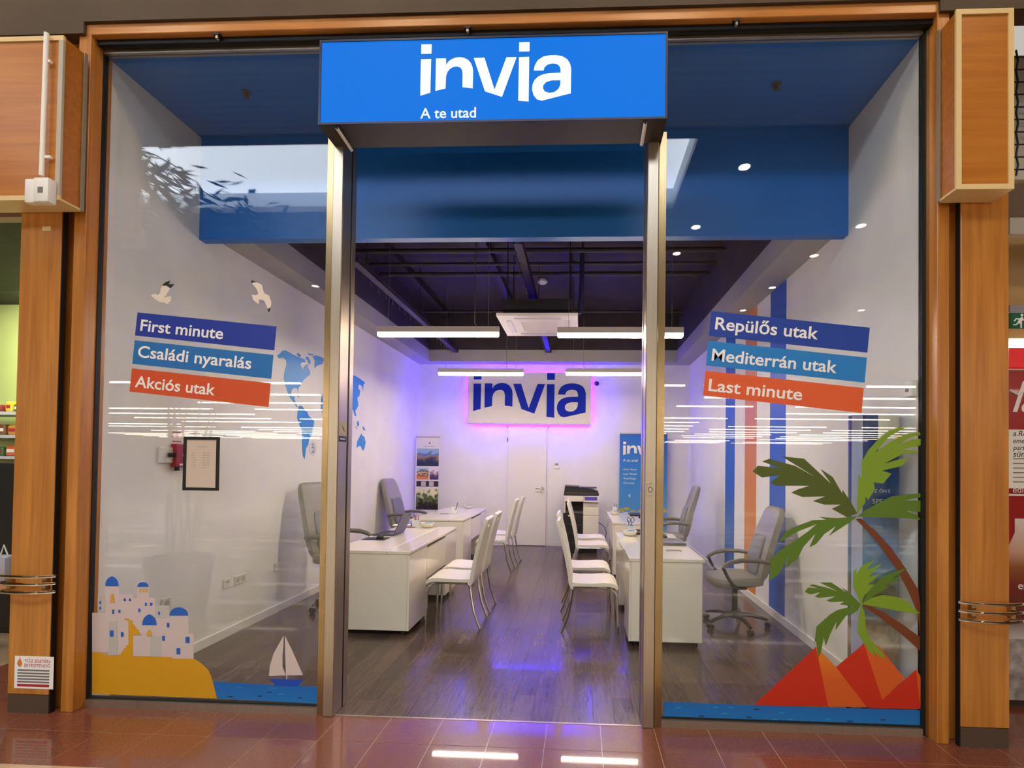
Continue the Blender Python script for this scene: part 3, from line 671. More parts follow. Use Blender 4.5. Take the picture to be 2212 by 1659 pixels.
dec(pd2, 'frond', zy([(845, 135), (880, 90), (990, 100), (890, 70), (930, 58), (1060, 90), (1175, 125), (1000, 40), (1115, 38), (1270, 140), (1215, 85), (1290, 130), (1420, 262), (1380, 290), (1200, 262), (1250, 235), (1110, 240), (1070, 225), (1160, 180), (990, 198), (950, 185), (1000, 140), (900, 162)]), g3, 3)
dec(pd2, 'frond', zy([(1425, 262), (1340, 80), (1345, -70), (1375, -110), (1375, -50), (1440, -140), (1560, -190), (1470, -80), (1640, -160), (1500, -20), (1620, -50), (1490, 60), (1560, 60), (1450, 180)]), g2, 4)
dec(pd2, 'frond', zy([(1432, 262), (1500, 110), (1640, -20), (1720, -60), (1900, -110), (1740, 0), (1860, -30), (1660, 80), (1720, 80), (1560, 170)]), g3, 3)
dec(pd2, 'frond', zy([(1430, 262), (1530, 195), (1650, 165), (1800, 190), (1900, 240), (1960, 300), (2048, 358), (1930, 350), (1800, 330), (1600, 290)]), g2, 4)
dec(pd2, 'frond', zy([(1420, 265), (1390, 325), (1300, 380), (1330, 330), (1260, 390), (1160, 530), (1170, 440), (1110, 560), (1060, 690), (1040, 600), (1010, 760), (985, 810), (960, 640), (1050, 520), (945, 660), (965, 490), (1100, 370), (1180, 320)]), g3, 4)
dec(pd2, 'frond', zy([(1425, 265), (1395, 420), (1385, 560), (1440, 640), (1500, 740), (1570, 800), (1530, 730), (1600, 790), (1675, 830), (1640, 760), (1580, 690), (1500, 600), (1470, 500), (1460, 350)]), g2, 5)
# opening hours frame on the glass
f0, f1 = onY(395, 1059, -.008), onY(475, 944, -.008)
of_ = thing('opening_hours_frame', ((f0.x + f1.x) / 2, -.01, f0.z), 'black framed opening hours sheet on the left pane', 'frame')
e = .019
MB().box(f0.x, f1.x, -.013, -.0055, f0.z, f0.z + e).box(f0.x, f1.x, -.013, -.0055, f1.z - e, f1.z).box(f0.x, f0.x + e, -.013, -.0055, f0.z + e, f1.z - e).box(f1.x - e, f1.x, -.013, -.0055, f0.z + e, f1.z - e).build('frame', M_BLACK, of_)
MB().box(f0.x + e, f1.x - e, -.009, -.0055, f0.z + e, f1.z - e).build('sheet', mat('cream_sheet', '#cdb9a8', .6), of_)
fw = f1.x - f0.x; fh = f1.z - f0.z
put_text(MB(), 'NYITVATARTÁS', (f0.x + .37 * fw, -.0094, f1.z - .195 * fh), (1, 0, 0), (0, 0, 1), .28 * fw).build('lettering', M_INKG, of_)
for k, (a, b_) in enumerate((('Hétfő', '10:00 - 20:00'), ('Kedd', '10:00 - 20:00'), ('Szerda', '10:00 - 20:00'), ('Csütörtök', '10:00 - 20:00'), ('Péntek', '10:00 - 20:00'), ('Szombat', '10:00 - 20:00'), ('Vasárnap', 'Zárva'))):
    z = f1.z - (.31 + .045 * k) * fh; sc_ = .0085
    ww = lambda s_: (text_geo(s_)[3] - text_geo(s_)[2]) * sc_ / .73
    put_text(MB(), a, (f0.x + .23 * fw, -.0094, z), (1, 0, 0), (0, 0, 1), ww(a) * .75).build('lettering', M_INKG, of_)
    put_text(MB(), b_, (f0.x + .54 * fw, -.0094, z), (1, 0, 0), (0, 0, 1), ww(b_) * .75).build('lettering', M_INKG, of_)

# ================================================================== interior: lights and ceiling services
def pendant(u0, u1, v, Y, label):
    A, B = onY(u0, v, Y), onY(u1, v, Y); x0, x1, z = A.x, B.x, A.z
    t = thing('pendant_light', ((x0 + x1) / 2, Y, z - .05), label, 'pendant light', 'linear pendant lights')
    MB().box(x0, x1, Y - .032, Y + .032, z - .012, z + .05).build('housing', mat('pendant_white', '#d9cfc2', .4), t)
    MB().rbox(x0 + .002, x1 - .002, Y - .031, Y + .031, z - .052, z - .013, .012, 2)  .build('diffuser', M_DIFF, t)
    MB().box(x0 + .012, x1 - .012, Y - .024, Y + .024, z - .0545, z - .0525).build('lens', mat('pendant_lens', '#ffffff', .4, emit=L_PENDANT * 6.8, ecol='#ffead2'), t)
    for f in (.09, .91):
        x = x0 + (x1 - x0) * f; MB().cyl((x, Y, z + .05), (x, Y, ZD - .002), .0022, 5).build('wire', M_ALU, t)
    return t, x0, x1, z
PEND = [pendant(816, 1078, 716, 2.3, 'left linear pendant of the front row, beside the air conditioner'),
        pendant(1204, 1476, 718, 2.3, 'right linear pendant of the front row, crossing the door post'),
        pendant(947, 1131, 803, 4.7, 'left linear pendant of the back row, at the wall sign'),
        pendant(1222, 1408, 803, 4.7, 'right linear pendant of the back row, at the wall sign')]
for (t, x0, x1, z), sgn in zip(PEND, (1, 1, 1, -1)):
    x = x1 - .24 if sgn > 0 else x0 + .3
    MB().tube([(x, t.location.y, z + .05), (x - .025, t.location.y, z + .09), (x - .028, t.location.y, z + .35), (x - .03, t.location.y, ZD - .12), (x - .06, t.location.y, ZD - .002)], .005, 6).build('cable', M_ALU, t)
# ceiling cassette air conditioner
ax0, ax1, ay0, ay1, az = onZ(1071, 681, 3.27).x, onZ(1248, 681, 3.27).x, 2.72, 3.66, 3.27
ac = thing('air_conditioner', ((ax0 + ax1) / 2, (ay0 + ay1) / 2, az), 'white square ceiling cassette air conditioner between the pendants', 'air conditioner')
MB().box(ax0 + .07, ax1 - .07, ay0 + .07, ay1 - .07, az + .036, az + .22).build('body', mat('ac_body', '#2c282b', .6), ac)
pn = MB().prism([(ax0, ay0, az), (ax1, ay0, az), (ax1, ay1, az), (ax0, ay1, az)], (0, 0, .035), [[(ax0 + .26, ay0 + .26, az), (ax1 - .26, ay0 + .26, az), (ax1 - .26, ay1 - .26, az), (ax0 + .26, ay1 - .26, az)]]).build('panel', mat('ac_white', '#e9e2d8', .4), ac)
for k in range(14):
    y = ay0 + .27 + k * (ay1 - ay0 - .54) / 13; MB().box(ax0 + .262, ax1 - .262, y - .009, y + .009, az + .004, az + .018).build('slat', MATS['ac_white'], ac)
MB().box(ax0 + .262, ax1 - .262, ay0 + .262, ay1 - .262, az + .02, az + .028).build('filter', M_DARK2, ac)
for a in ((ax0 + .2, ax1 - .2, ay0 + .09, ay0 + .15), (ax0 + .2, ax1 - .2, ay1 - .15, ay1 - .09), (ax0 + .09, ax0 + .15, ay0 + .2, ay1 - .2), (ax1 - .15, ax1 - .09, ay0 + .2, ay1 - .2)):
    MB().rbox(*a, az - .008, az - .0005, .003, 1).build('louvre', mat('ac_louvre', '#d5cec4', .4), ac)
for a, b_ in ((ax0 + .1, ay0 + .2), (ax1 - .1, ay0 + .2), (ax0 + .1, ay1 - .2), (ax1 - .1, ay1 - .2)): MB().cyl((a, b_, az + .22), (a, b_, ZD - .002), .006, 6).build('hanger', M_DARK2, ac)
MB().tube([((ax1 - .06), ay1 - .3, az + .2), (ax1 + .02, ay1 - .3, az + .22), (ax1 + .04, ay1 - .3, az + .5), (ax1 + .04, ay1 - .3, ZD - .005)], .03, 8).build('drain_pipe', mat('violet_pipe', '#33305c', .5), ac)
# smoke detector
sp = onZ(1172, 604, ZD)
sd = thing('smoke_detector', (sp.x, sp.y, ZD - .06), 'small round white smoke detector on the black ceiling', 'smoke detector')
MB().lathe([(.055, 0), (.075, .02), (.075, .034)], (sp.x, sp.y, ZD - .06), 20).build('sensor_head', M_WHITE, sd, smooth=True)
MB().lathe([(.06, .034), (.06, .058)], (sp.x, sp.y, ZD - .06), 20).build('socket', M_WHITE, sd)
# cable trays, pipes and joists under the black deck
for i, (ua, va, ub, vb, zt) in enumerate(((767, 566, 986, 764, 3.58), (1101, 527, 1196, 768, 3.58))):
    A, B = onZ(ua, va, zt), onZ(ub, vb, zt); x = (A.x + B.x) / 2; y0, y1 = max(A.y, 1.0), min(B.y, 6.15)
    t = thing('cable_tray', (x, (y0 + y1) / 2, zt), ('black cable tray hanging along the left side of the ceiling', 'black cable tray running over the air conditioner')[i], 'cable tray')
    MB().box(x - .045, x + .045, y0, y1, zt, zt + .006).box(x - .045, x - .04, y0, y1, zt, zt + .05).box(x + .04, x + .045, y0, y1, zt, zt + .05).build('tray', mat('tray_metal', '#4a4146', .45, .5), t)
    n = int((y1 - y0) / .22)
    for k in range(n):
        y = y0 + .1 + k * .22; MB().tube([(x - .045, y, zt + .01), (x - .05, y, zt - .03), (x - .045, y + .02, zt - .055)], .004, 5).build('hook', mat('hook_grey', '#6d656a', .5, .4), t)
    for y in (y0 + .3, (y0 + y1) / 2, y1 - .3): MB().cyl((x, y, zt + .006), (x, y, ZD - .002), .005, 6).build('hanger', M_DARK2, t)
for i, (v, r) in enumerate(((541, .03), (570, .022), (592, .03), (673, .02))):
    p = onZ(1100, v, 4.16)
    MB().cyl((FL + .02, p.y, 4.16), (FRX - .02, p.y, 4.16), r, 10).build('ceiling_pipe', mat('pipe_black', '#383035', .5), at=(-.5, p.y, 4.16), smooth=True,
        label=('nearest dark pipe crossing under the black ceiling', 'second dark pipe crossing under the black ceiling', 'third and thickest dark pipe crossing under the black ceiling', 'farthest thin dark pipe crossing under the black ceiling')[i], cat='pipe', group='ceiling pipes')
for i, (ua, va, ub, vb) in enumerate(((830, 532, 985, 702), (1040, 540, 1120, 680), (1247, 540, 1250, 700))):
    A, B = onZ(ua, va, 4.28), onZ(ub, vb, 4.28); x = (A.x + B.x) / 2
    MB().box(x - .05, x + .05, .94, FB - .02, 4.24, ZD - .001).build('ceiling_joist', mat('joist_black', '#2d2629', .7), at=(x, 3.5, 4.24), label=('left dark joist along the black ceiling', 'middle dark joist along the black ceiling', 'right dark joist along the black ceiling')[i], cat='joist', group='ceiling joists')

# ================================================================== back wall
b0, b1 = onY(1010, 915, BW - .13), onY(1277, 806, BW - .13)
ws = thing('wall_sign', ((b0.x + b1.x) / 2, BW - .1, b0.z), 'white wall sign board with big blue word mark and violet glow', 'sign')
bdm = mat('board_white', '#e3dfe0', .6, spec=.2)
MB().rbox(b0.x, b1.x, BW - .135, BW - .085, b0.z, b1.z, .006, 2).build('board', bdm, ws)
a0, a1 = onY(1022, 888, BW - .14), onY(1265, 890, BW - .14)
for i in range(7):
    mb = logo_letter(i, (a0.x, BW - .137, a0.z), a1.x - a0.x, -.006)
    o = mb.build(NAMES[i], M_LETTER, ws)
i_ = .03
for a in ((b0.x + i_, b1.x - i_, b0.z + i_, b0.z + i_ + .012), (b0.x + i_, b1.x - i_, b1.z - i_ - .012, b1.z - i_), (b0.x + i_, b0.x + i_ + .012, b0.z + i_ + .02, b1.z - i_ - .02), (b1.x - i_ - .012, b1.x - i_, b0.z + i_ + .02, b1.z - i_ - .02)):
    MB().box(a[0], a[1], BW - .084, BW - .05, a[2], a[3]).build('led_strip', M_LED, ws)
for x in (b0.x + .4, b1.x - .4): MB().box(x - .03, x + .03, BW - .085, BW, b0.z + .35, b0.z + .45).build('spacer', M_WHITE, ws)
# door
d0, d1 = onY(1095, 1178, BW), onY(1182, 926, BW)
d0.z = 0
dr = thing('door_1', ((d0.x + d1.x) / 2, BW - .03, 0), kind='structure')
MB().rbox(d0.x, d1.x, BW - .045, BW - .004, .008, d1.z, .004, 1).build('leaf', mat('door_white', '#eeeae6', .35), dr)
MB().box(d0.x - .03, d0.x - .004, BW - .02, BW, 0, d1.z + .03).box(d1.x + .004, d1.x + .03, BW - .02, BW, 0, d1.z + .03).box(d0.x - .03, d1.x + .03, BW - .02, BW, d1.z + .004, d1.z + .03).build('frame', MATS['door_white'], dr)
hz = onY(1170, 1055, BW).z; hx = d1.x - .075
hd = MB().tube([(hx, BW - .046, hz), (hx, BW - .1, hz), (hx - .02, BW - .105, hz), (hx - .13, BW - .105, hz)], .01, 8).build('handle', M_CHROME, dr, smooth=True)
MB().cyl((hx, BW - .05, hz), (hx, BW - .046, hz), .026, 16).build('rosette', M_CHROME, hd)
MB().cyl((hx, BW - .05, hz - .085), (hx, BW - .046, hz - .085), .024, 16).build('lock', M_CHROME, dr)
for z in (.25, d1.z - .22): MB().cyl((d0.x - .006, BW - .05, z - .04), (d0.x - .006, BW - .05, z + .04), .007, 8).build('hinge', M_DARK2, dr)
# thermostat, dome camera
p = onY(1203, 1006, BW)
th = thing('thermostat', (p.x, BW - .02, p.z - .05), 'small white thermostat with grey display right of the back door', 'thermostat')
MB().rbox(p.x - .055, p.x + .055, BW - .022, BW - .0005, p.z - .055, p.z + .06, .006, 2).build('case', M_WHITE, th)
MB().box(p.x - .035, p.x + .03, BW - .0235, BW - .0222, p.z + .005, p.z + .045).build('display', mat('lcd_grey', '#8c8b7e', .3), th)
p = onY(1289, 829, BW)
dc = thing('dome_camera', (p.x, BW - .05, p.z - .045), 'small dark dome camera on the back wall beside the wall sign', 'camera')
MB().lathe([(.058, 0), (.058, .018), (.05, .028)], (0, 0, 0), 20).add([], []).build
base = MB().lathe([(.06, 0), (.06, .02)], (0, 0, 0), 20); base.v = [(p.x + a, BW - c_, p.z + b_) for a, b_, c_ in base.v]; base.build('ring', M_WHITE, dc)
ball = MB().lathe([(.045, .0), (.044, .012), (.036, .028), (.02, .04), (.004, .044)], (0, 0, 0), 20); ball.v = [(p.x + a, BW - .02 - c_, p.z + b_) for a, b_, c_ in ball.v]; ball.build('dome', mat('dome_dark', '#3a2a32', .1), dc, smooth=True)
# roll-up banner at the back left
def photo(name, stops, sc_, ax='Z', lo=0, hi=1, n=1.6, vor=False): return ramp_mat(name, ax, lo, hi, stops, .5, n, sc_, vor)
ybn = BW - .22
q0, q1 = onY(886, 945, ybn), onY(950, 945, ybn); q0.x = max(q0.x, LW + .03)
rb = thing('roll_up_banner', ((q0.x + q1.x) / 2, ybn, 0), 'white roll-up banner with resort photographs in the back left corner', 'banner')
bw = q1.x - q0.x
zt = q0.z
MB().box(q0.x, q1.x, ybn, ybn + .004, .07, zt).build('sheet', mat('banner_white', '#e8e4e6', .5), rb)
MB().rbox(q0.x - .01, q1.x + .01, ybn - .08, ybn + .09, 0, .07, .012, 2).build('base', M_ALU, rb)
MB().cyl(((q0.x + q1.x) / 2, ybn + .03, .07), ((q0.x + q1.x) / 2, ybn + .03, zt), .01, 8).build('pole', M_ALU, rb)
MB().box(q0.x, q1.x, ybn - .004, ybn + .012, zt, zt + .02).build('top_rail', M_ALU, rb)
zz = lambda v: onY(918, v, ybn).z
xx = lambda u: q0.x + bw * u
pics = [(.05, .97, 969, 1007, photo('photo_pool', [(.2, '#1d2c4e'), (.38, '#3b4a63'), (.45, '#7b4f48'), (.56, '#a48a74'), (.66, '#4b6fb0'), (.8, '#8fb4dd')], 9, lo=zz(1007), hi=zz(969), n=.9)),
        (.05, .56, 1010, 1036, photo('photo_terrace', [(.2, '#e08a4a'), (.4, '#5a3a2c'), (.55, '#f0c9a4'), (.7, '#45583a'), (.85, '#b9cde2')], 14, lo=zz(1036), hi=zz(1010), n=1.2)),
        (.60, .97, 1010, 1036, photo('photo_facade', [(.25, '#4a2f62'), (.45, '#8f6a86'), (.6, '#b79a92'), (.8, '#e6e0f0')], 16, lo=zz(1036), hi=zz(1010), n=1.2)),
        (.05, .97, 1054, 1101, photo('photo_forest', [(.2, '#1c1418'), (.4, '#3f3a26'), (.5, '#6f8a34'), (.6, '#2b2440'), (.72, '#c9d88a'), (.85, '#efe6c8')], 13, lo=zz(1101), hi=zz(1054), n=1.6))]
for u0, u1, v1, v0, mm in [(a[0], a[1], a[2], a[3], a[4]) for a in pics]:
    MB().box(xx(u0), xx(u1), ybn - .0015, ybn - .0003, zz(v0), zz(v1)).build('photograph', mm, rb)
MB().box(xx(.05), xx(.97), ybn - .0015, ybn - .0003, zz(1051), zz(1039)).build('black_band', mat('print_dark', '#2d2628', .5), rb)
for u in (.25, .58): MB().rbox(xx(u), xx(u + .2), ybn - .003, ybn - .0016, zz(1050), zz(1040), .0005, 1).build('badge', mat('print_pale', '#c9c2ba', .5), rb)
MB().prism([(xx(.55), ybn - .001, zz(957)), (xx(.58), ybn - .001, zz(955)), (xx(.61), ybn - .001, zz(957)), (xx(.58), ybn - .001, zz(960))], (0, .0005, 0)).build('emblem', M_INK, rb)
words('MIRAGE', (xx(.33), ybn - .001, zz(964)), (1, 0, 0), (0, 0, 1), bw * .46, M_INKG, rb, .02) if False else None
for k in range(8): MB().box(xx(.34 + .06 * k), xx(.36 + .06 * k), ybn - .001, ybn - .0004, zz(965), zz(963)).build('letter_mark', M_INKG, rb)
# blue banner at the back right
ybb = BW - .2
q0, q1 = onY(1339, 937, ybb), onY(1442, 937, ybb); bw = q1.x - q0.x; zt = q0.z
bb = thing('roll_up_banner', ((q0.x + q1.x) / 2, ybb, 0), 'blue roll-up banner with white word mark behind the right door post', 'banner')
MB().box(q0.x, q1.x, ybb, ybb + .004, .07, zt).build('sheet', ramp_mat('banner_blue', 'Z', .5, 2.1, [(0, '#5aa0dc'), (.5, '#2f86d6'), (1, '#0a62cc')]), bb)
MB().rbox(q0.x - .01, q1.x + .01, ybb - .08, ybb + .09, 0, .07, .012, 2).build('base', M_ALU, bb)
MB().cyl(((q0.x + q1.x) / 2, ybb + .03, .07), ((q0.x + q1.x) / 2, ybb + .03, zt), .01, 8).build('pole', M_ALU, bb)
MB().box(q0.x, q1.x, ybb - .004, ybb + .012, zt, zt + .02).build('top_rail', M_ALU, bb)
zz = lambda v: onY(1365, v, ybb).z
a0 = onY(1346, 983, ybb)
for i in range(7): logo_letter(i, (a0.x, ybb - .002, a0.z), bw * .82, .0015).build(NAMES[i], M_INKW, bb)
words('A te utad', (a0.x, ybb - .001, zz(997)), (1, 0, 0), (0, 0, 1), bw * .31, M_INKW, bb, off=.005)
for k, s_ in enumerate(('First Minute', 'Last Minute', 'Repülőjegy', 'Körutazás')):
    words(s_, (a0.x + .02, ybb - .001, zz(1016 + 9.7 * k)), (1, 0, 0), (0, 0, 1), bw * (.27, .27, .25, .22)[k], M_INKW, bb)
    MB().box(a0.x - .005, a0.x + .008, ybb - .001, ybb - .0003, zz(1015 + 9.7 * k), zz(1014 + 9.7 * k)).build('bullet', M_INKW, bb)
MB().prism([(a0.x + a * .06 + .12, ybb - .001, zz(1071) + b_ * .06) for a, b_ in ((-.6, 0), (0, .15), (.2, .6), (.35, .6), (.25, 0), (.35, -.6), (.2, -.6), (0, -.15))], (0, .0005, 0)).build('plane_symbol', M_INKW, bb)
ylw = mat('print_yellow', '#b9b85a', .5, vary=.3, scale=30)
for u, v, r in ((.05, 1103, .06), (.16, 1099, .05), (.3, 1106, .06), (.46, 1104, .055), (.62, 1107, .06), (.86, 1098, .07), (.95, 1102, .05)):
    cx, cz = q0.x + bw * u, zz(v); pts = [(min(max(cx + r * (1 + .35 * math.sin(k * 2.7 + u * 9)) * math.cos(k * .5236), q0.x), q1.x), ybb - .001, cz + r * .7 * (1 + .35 * math.sin(k * 3.1 + u)) * math.sin(k * .5236)) for k in range(12)]
    MB().prism(pts, (0, .0005, 0)).build('blossom', ylw, bb)
# copier
k0, k1 = onZ(1214, 1190, 0), onZ(1292, 1190, 0); cy = 5.75; kx0 = onY(1216, 1150, cy).x; kx1 = onY(1293, 1150, cy).x; cw_ = kx1 - kx0; kz = onY(1250, 1046, cy).z
cp = thing('copier', ((kx0 + kx1) / 2, cy + .3, 0), 'large black and white office copier against the back wall', 'copier')
U = lambda u: kx0 + cw_ * u
dk, lt = mat('copier_black', '#17151a', .35), mat('copier_white', '#e4dfcf', .4)
ck = mat('copier_charcoal', '#2b272c', .4)
MB().rbox(U(0), U(.56), cy, cy + .55, .03, .70, .008, 1).build('paper_cabinet', dk, cp)
MB().rbox(U(.56), U(1), cy + .01, cy + .55, .12, .30, .006, 1).build('lower_door', lt, cp)
MB().rbox(U(.56), U(1), cy + .005, cy + .55, .305, .66, .006, 1).build('side_door', lt, cp)
MB().rbox(U(.56), U(1), cy + .005, cy + .55, .665, .88, .006, 1).build('upper_door', lt, cp)
MB().box(U(.03), U(.56), cy + .12, cy + .55, .70, .92).build('output_recess', mat('recess_black', '#0b0a0b', .7), cp)
MB().prism([(U(.04), cy + .02, .705), (U(.55), cy + .02, .705), (U(.55), cy + .3, .80), (U(.04), cy + .3, .80)], (0, 0, -.01)).build('output_tray', mat('tray_grey', '#55525a', .4), cp)
MB().rbox(U(.02), U(.06), cy, cy + .5, .70, .93, .004, 1).build('pillar', lt, cp)
MB().rbox(U(.02), U(.57), cy - .01, cy + .55, .90, 1.0, .006, 1).build('control_housing', lt, cp)
MB().rbox(U(.57), U(1), cy - .04, cy + .5, .89, 1.0, .008, 1).build('display_bezel', lt, cp)
MB().box(U(.60), U(.95), cy - .0425, cy - .0405, .925, .99).build('screen', mat('copier_screen', '#4a3596', .2, emit=.25, ecol='#5540b0'), cp)
MB().rbox(U(.01), U(1), cy, cy + .55, 1.0, 1.06, .012, 2).build('scanner_bed', ck, cp)
MB().prism([(U(.02), cy + .02, 1.06), (U(.98), cy + .02, 1.06), (U(.98), cy + .02, 1.08), (U(.86), cy + .02, 1.10), (U(.5), cy + .02, 1.13), (U(.42), cy + .02, 1.16), (U(.04), cy + .02, 1.17)], (0, .5, 0)).build('document_feeder', dk, cp)
MB().rbox(U(.44), U(.94), cy + .08, cy + .4, 1.13, 1.145, .003, 1, ).build('feeder_tray', ck, cp)
MB().rbox(U(.02), U(.60), cy + .03, cy + .5, .0, .03, .003, 1).rbox(U(.6), U(.96), cy + .05, cy + .5, .0, .12, .004, 1).build('plinth', dk, cp)
for z in (.18, .33, .48): MB().rbox(U(.06), U(.5), cy - .008, cy - .0005, z, z + .02, .003, 1).build('drawer_grip', ck, cp)
MB().box(U(.14), U(.22), cy - .0012, cy - .0004, .645, .66).build('emblem', M_INKW, cp)
MB().tube([(kx1 + .01, cy + .4, .5), (kx1 + .12, cy + .45, .42), (kx1 + .16, cy + .5, .3), (kx1 + .13, cy + .55, .12), (kx1 + .05, cy + .5, .05)], .006, 6).build('power_cord', M_BLACK, cp)

# ================================================================== side walls
def wall_pt(u, v, X): return onX(u, v, X)
# stripes on the right wall
stripes = [(1697, 1663, '#1d5fc4', 'wide blue stripe painted on the right wall, nearest the shop window'), (1634, 1609, '#d98426', 'orange stripe painted on the right wall'), (1587, 1567, '#1a62c8', 'narrow blue stripe painted on the right wall, farthest from the shop window')]
for u0, u1, c_, lb in stripes:
    ya, yb = onX(u0, 1000, RW).y, onX(u1, 1000, RW).y
    MB().box(RW - .0016, RW - .0003, ya, yb, .078, ZS - .001).build('wall_stripe', mat('stripe' + c_.strip('#'), c_, .45), at=(RW, (ya + yb) / 2, .078), label=lb, cat='wall stripe')
# world map on the left wall
zmap = zp(580, 720, 5.529)
MX = LW + .0003
mapm = mat('map_blue', '#1590d6', .38, vary=.06, scale=3)
wm = thing('world_map_decal', onX(700, 900, LW), 'blue world map sticker on the left wall', 'wall decal')
def land(name, pts): MB().prism([onX(u, v, MX) for u, v in zmap(pts)], (.0012, 0, 0)).build(name, mapm, wm)
land('north_america', [(105, 262), (140, 238), (165, 208), (205, 205), (245, 225), (290, 250), (340, 275), (400, 300), (430, 310), (445, 345), (400, 345), (378, 372), (395, 400), (412, 450), (425, 400), (450, 375), (470, 370), (475, 410), (495, 450), (500, 490), (460, 520), (415, 560), (385, 620), (355, 655), (355, 710), (345, 660), (310, 650), (280, 670), (268, 720), (285, 765), (315, 745), (305, 785), (325, 820), (330, 850), (352, 880), (335, 880), (305, 830), (270, 785), (240, 740), (215, 660), (190, 580), (182, 520), (195, 440), (215, 380), (210, 320), (170, 290), (130, 300), (108, 280)])
land('arctic_island', [(335, 240), (355, 235), (390, 265), (375, 285), (345, 265)])
land('arctic_island', [(440, 285), (470, 275), (495, 320), (505, 350), (480, 375), (465, 325), (445, 310)])
land('arctic_island', [(470, 235), (500, 245), (545, 250), (520, 268), (480, 258)])
land('greenland', [(525, 275), (560, 262), (610, 275), (655, 295), (660, 325), (640, 365), (600, 380), (570, 390), (555, 425), (548, 390), (552, 330)])
land('cuba', [(335, 735), (355, 745), (375, 775), (355, 760)])
land('south_america', [(360, 875), (385, 862), (410, 880), (435, 920), (465, 940), (480, 985), (520, 1020), (545, 1050), (538, 1110), (525, 1150), (520, 1210), (490, 1250), (475, 1330), (445, 1380), (440, 1440), (432, 1505), (410, 1470), (402, 1400), (398, 1290), (400, 1160), (365, 1085), (343, 1010), (350, 930)])
land('africa', [(628, 780), (650, 720), (700, 700), (760, 720), (790, 780), (800, 850), (780, 950), (760, 1100), (735, 1150), (715, 1080), (705, 980), (655, 975), (625, 900)])
land('europe', [(660, 640), (690, 560), (740, 480), (800, 470), (840, 540), (820, 640), (770, 680), (720, 690), (670, 690)])
land('asia', [(820, 560), (860, 480), (930, 500), (1030, 505), (1090, 540), (1155, 590), (1135, 615), (1130, 690), (1115, 630), (1080, 610), (1070, 650), (1095, 690), (1085, 750), (1060, 770), (1075, 860), (1050, 905), (1035, 925), (1050, 990), (1030, 985), (1010, 920), (980, 850), (950, 930), (920, 860), (870, 820), (830, 720)])
land('island', [(1055, 1060), (1078, 1045), (1080, 1100), (1062, 1115)])
land('island', [(1012, 1040), (1035, 1110), (1065, 1150), (1040, 1130)])
land('island', [(1120, 1105), (1148, 1130), (1155, 1165), (1130, 1150)])
land('australia', [(1058, 1290), (1085, 1240), (1110, 1195), (1122, 1225), (1145, 1235), (1160, 1300), (1150, 1360), (1135, 1400), (1120, 1395), (1105, 1350), (1080, 1345), (1052, 1370)])
p = onX(675, 968, LW)
rs = thing('round_sticker', (LW, p.y, p.z), 'small round white signature sticker on the world map', 'sticker')
ds = MB().prism([(LW + .0018, p.y + .085 * math.cos(k * .314), p.z + .085 * math.sin(k * .314)) for k in range(20)], (.0008, 0, 0)).build('disc', mat('sticker_white', '#dcdde0', .4), rs)
MB().tube([(LW + .003, p.y + a, p.z + b_) for a, b_ in ((-.03, .04), (0, .05), (.01, .02), (-.02, 0), (.03, .01), (.02, -.03), (-.02, -.05), (.04, -.04))], .003, 5).build('signature', M_INK, rs)
# sockets on the left wall
def socket(u, v, n, label, X=LW, sgn=1, kind='socket'):
    p = onX(u, v, X); t = thing('wall_socket', (X, p.y, p.z - .04), label, 'socket')
    MB().rbox(min(X, X + sgn * .012), max(X, X + sgn * .012), p.y - .04 * n, p.y + .04 * n, p.z - .04, p.z + .04, .004, 1).build('plate', mat('socket_plate', '#d9d5ca', .4), t)
    for k in range(n):
        y = p.y + (k - (n - 1) / 2) * .075
        if kind == 'socket':
            r = MB().lathe([(.022, 0), (.022, .002)], (0, 0, 0), 16); r.v = [(X + sgn * (.0122 + c_), y + a, p.z + b_) for a, b_, c_ in r.v]; r.build('outlet', mat('socket_grey', '#b8b2a6', .5), t)
        else:
            for dy in (-.01, .01): MB().box(min(X + sgn * .0121, X + sgn * .0135), max(X + sgn * .0121, X + sgn * .0135), y + dy - .005, y + dy + .005, p.z + .005, p.z + .016).build('port', M_INK, t)
socket(488, 1260, 1, 'white data socket with two ports low on the left wall', kind='data')
socket(517, 1251, 2, 'double white power socket low on the left wall')
socket(596, 1224, 1, 'single power socket on the left wall near the office chair')
socket(357, 1303, 1, 'single power socket on the left wall above the village sticker')
# fire alarm point, switch plate and notice behind the frame
p = onX(357, 983, LW)
kp = thing('key_switch', (LW, p.y, p.z - .06), 'square white wall plate with a black key beside the red alarm box', 'switch')
MB().rbox(LW, LW + .02, p.y - .07, p.y + .06, p.z - .06, p.z + .06, .004, 1).build('plate', M_WHITE, kp)
MB().tube([(LW + .022, p.y, p.z), (LW + .06, p.y + .03, p.z + .002)], .016, 8).build('key', M_BLACK, kp)
p = onX(388, 983, LW)
al = thing('alarm_box', (LW, p.y, p.z - .08), 'red manual alarm box on the left wall behind the opening hours frame', 'alarm')
MB().rbox(LW, LW + .05, p.y - .09, p.y + .09, p.z - .09, p.z + .085, .006, 2).build('case', mat('alarm_red', '#a3121b', .35), al)
MB().prism([(LW + .051, p.y + a, p.z + b_) for a, b_ in ((0, .05), (.035, 0), (0, -.05), (-.035, 0))], (.0015, 0, 0)).build('symbol', M_INKW, al)
MB().box(LW + .0505, LW + .052, p.y - .06, p.y + .06, p.z - .08, p.z - .065).build('label_patch', M_INKW, al)
MB().lathe([(.016, 0), (.016, .03)], (LW + .03, p.y - .06, p.z - .12), 10).build('key', M_BLACK, al)
p = onX(385, 950, LW)
nt_ = thing('wall_notice', (LW, p.y, p.z - .1), 'white paper notice with red lines above the red alarm box', 'notice')
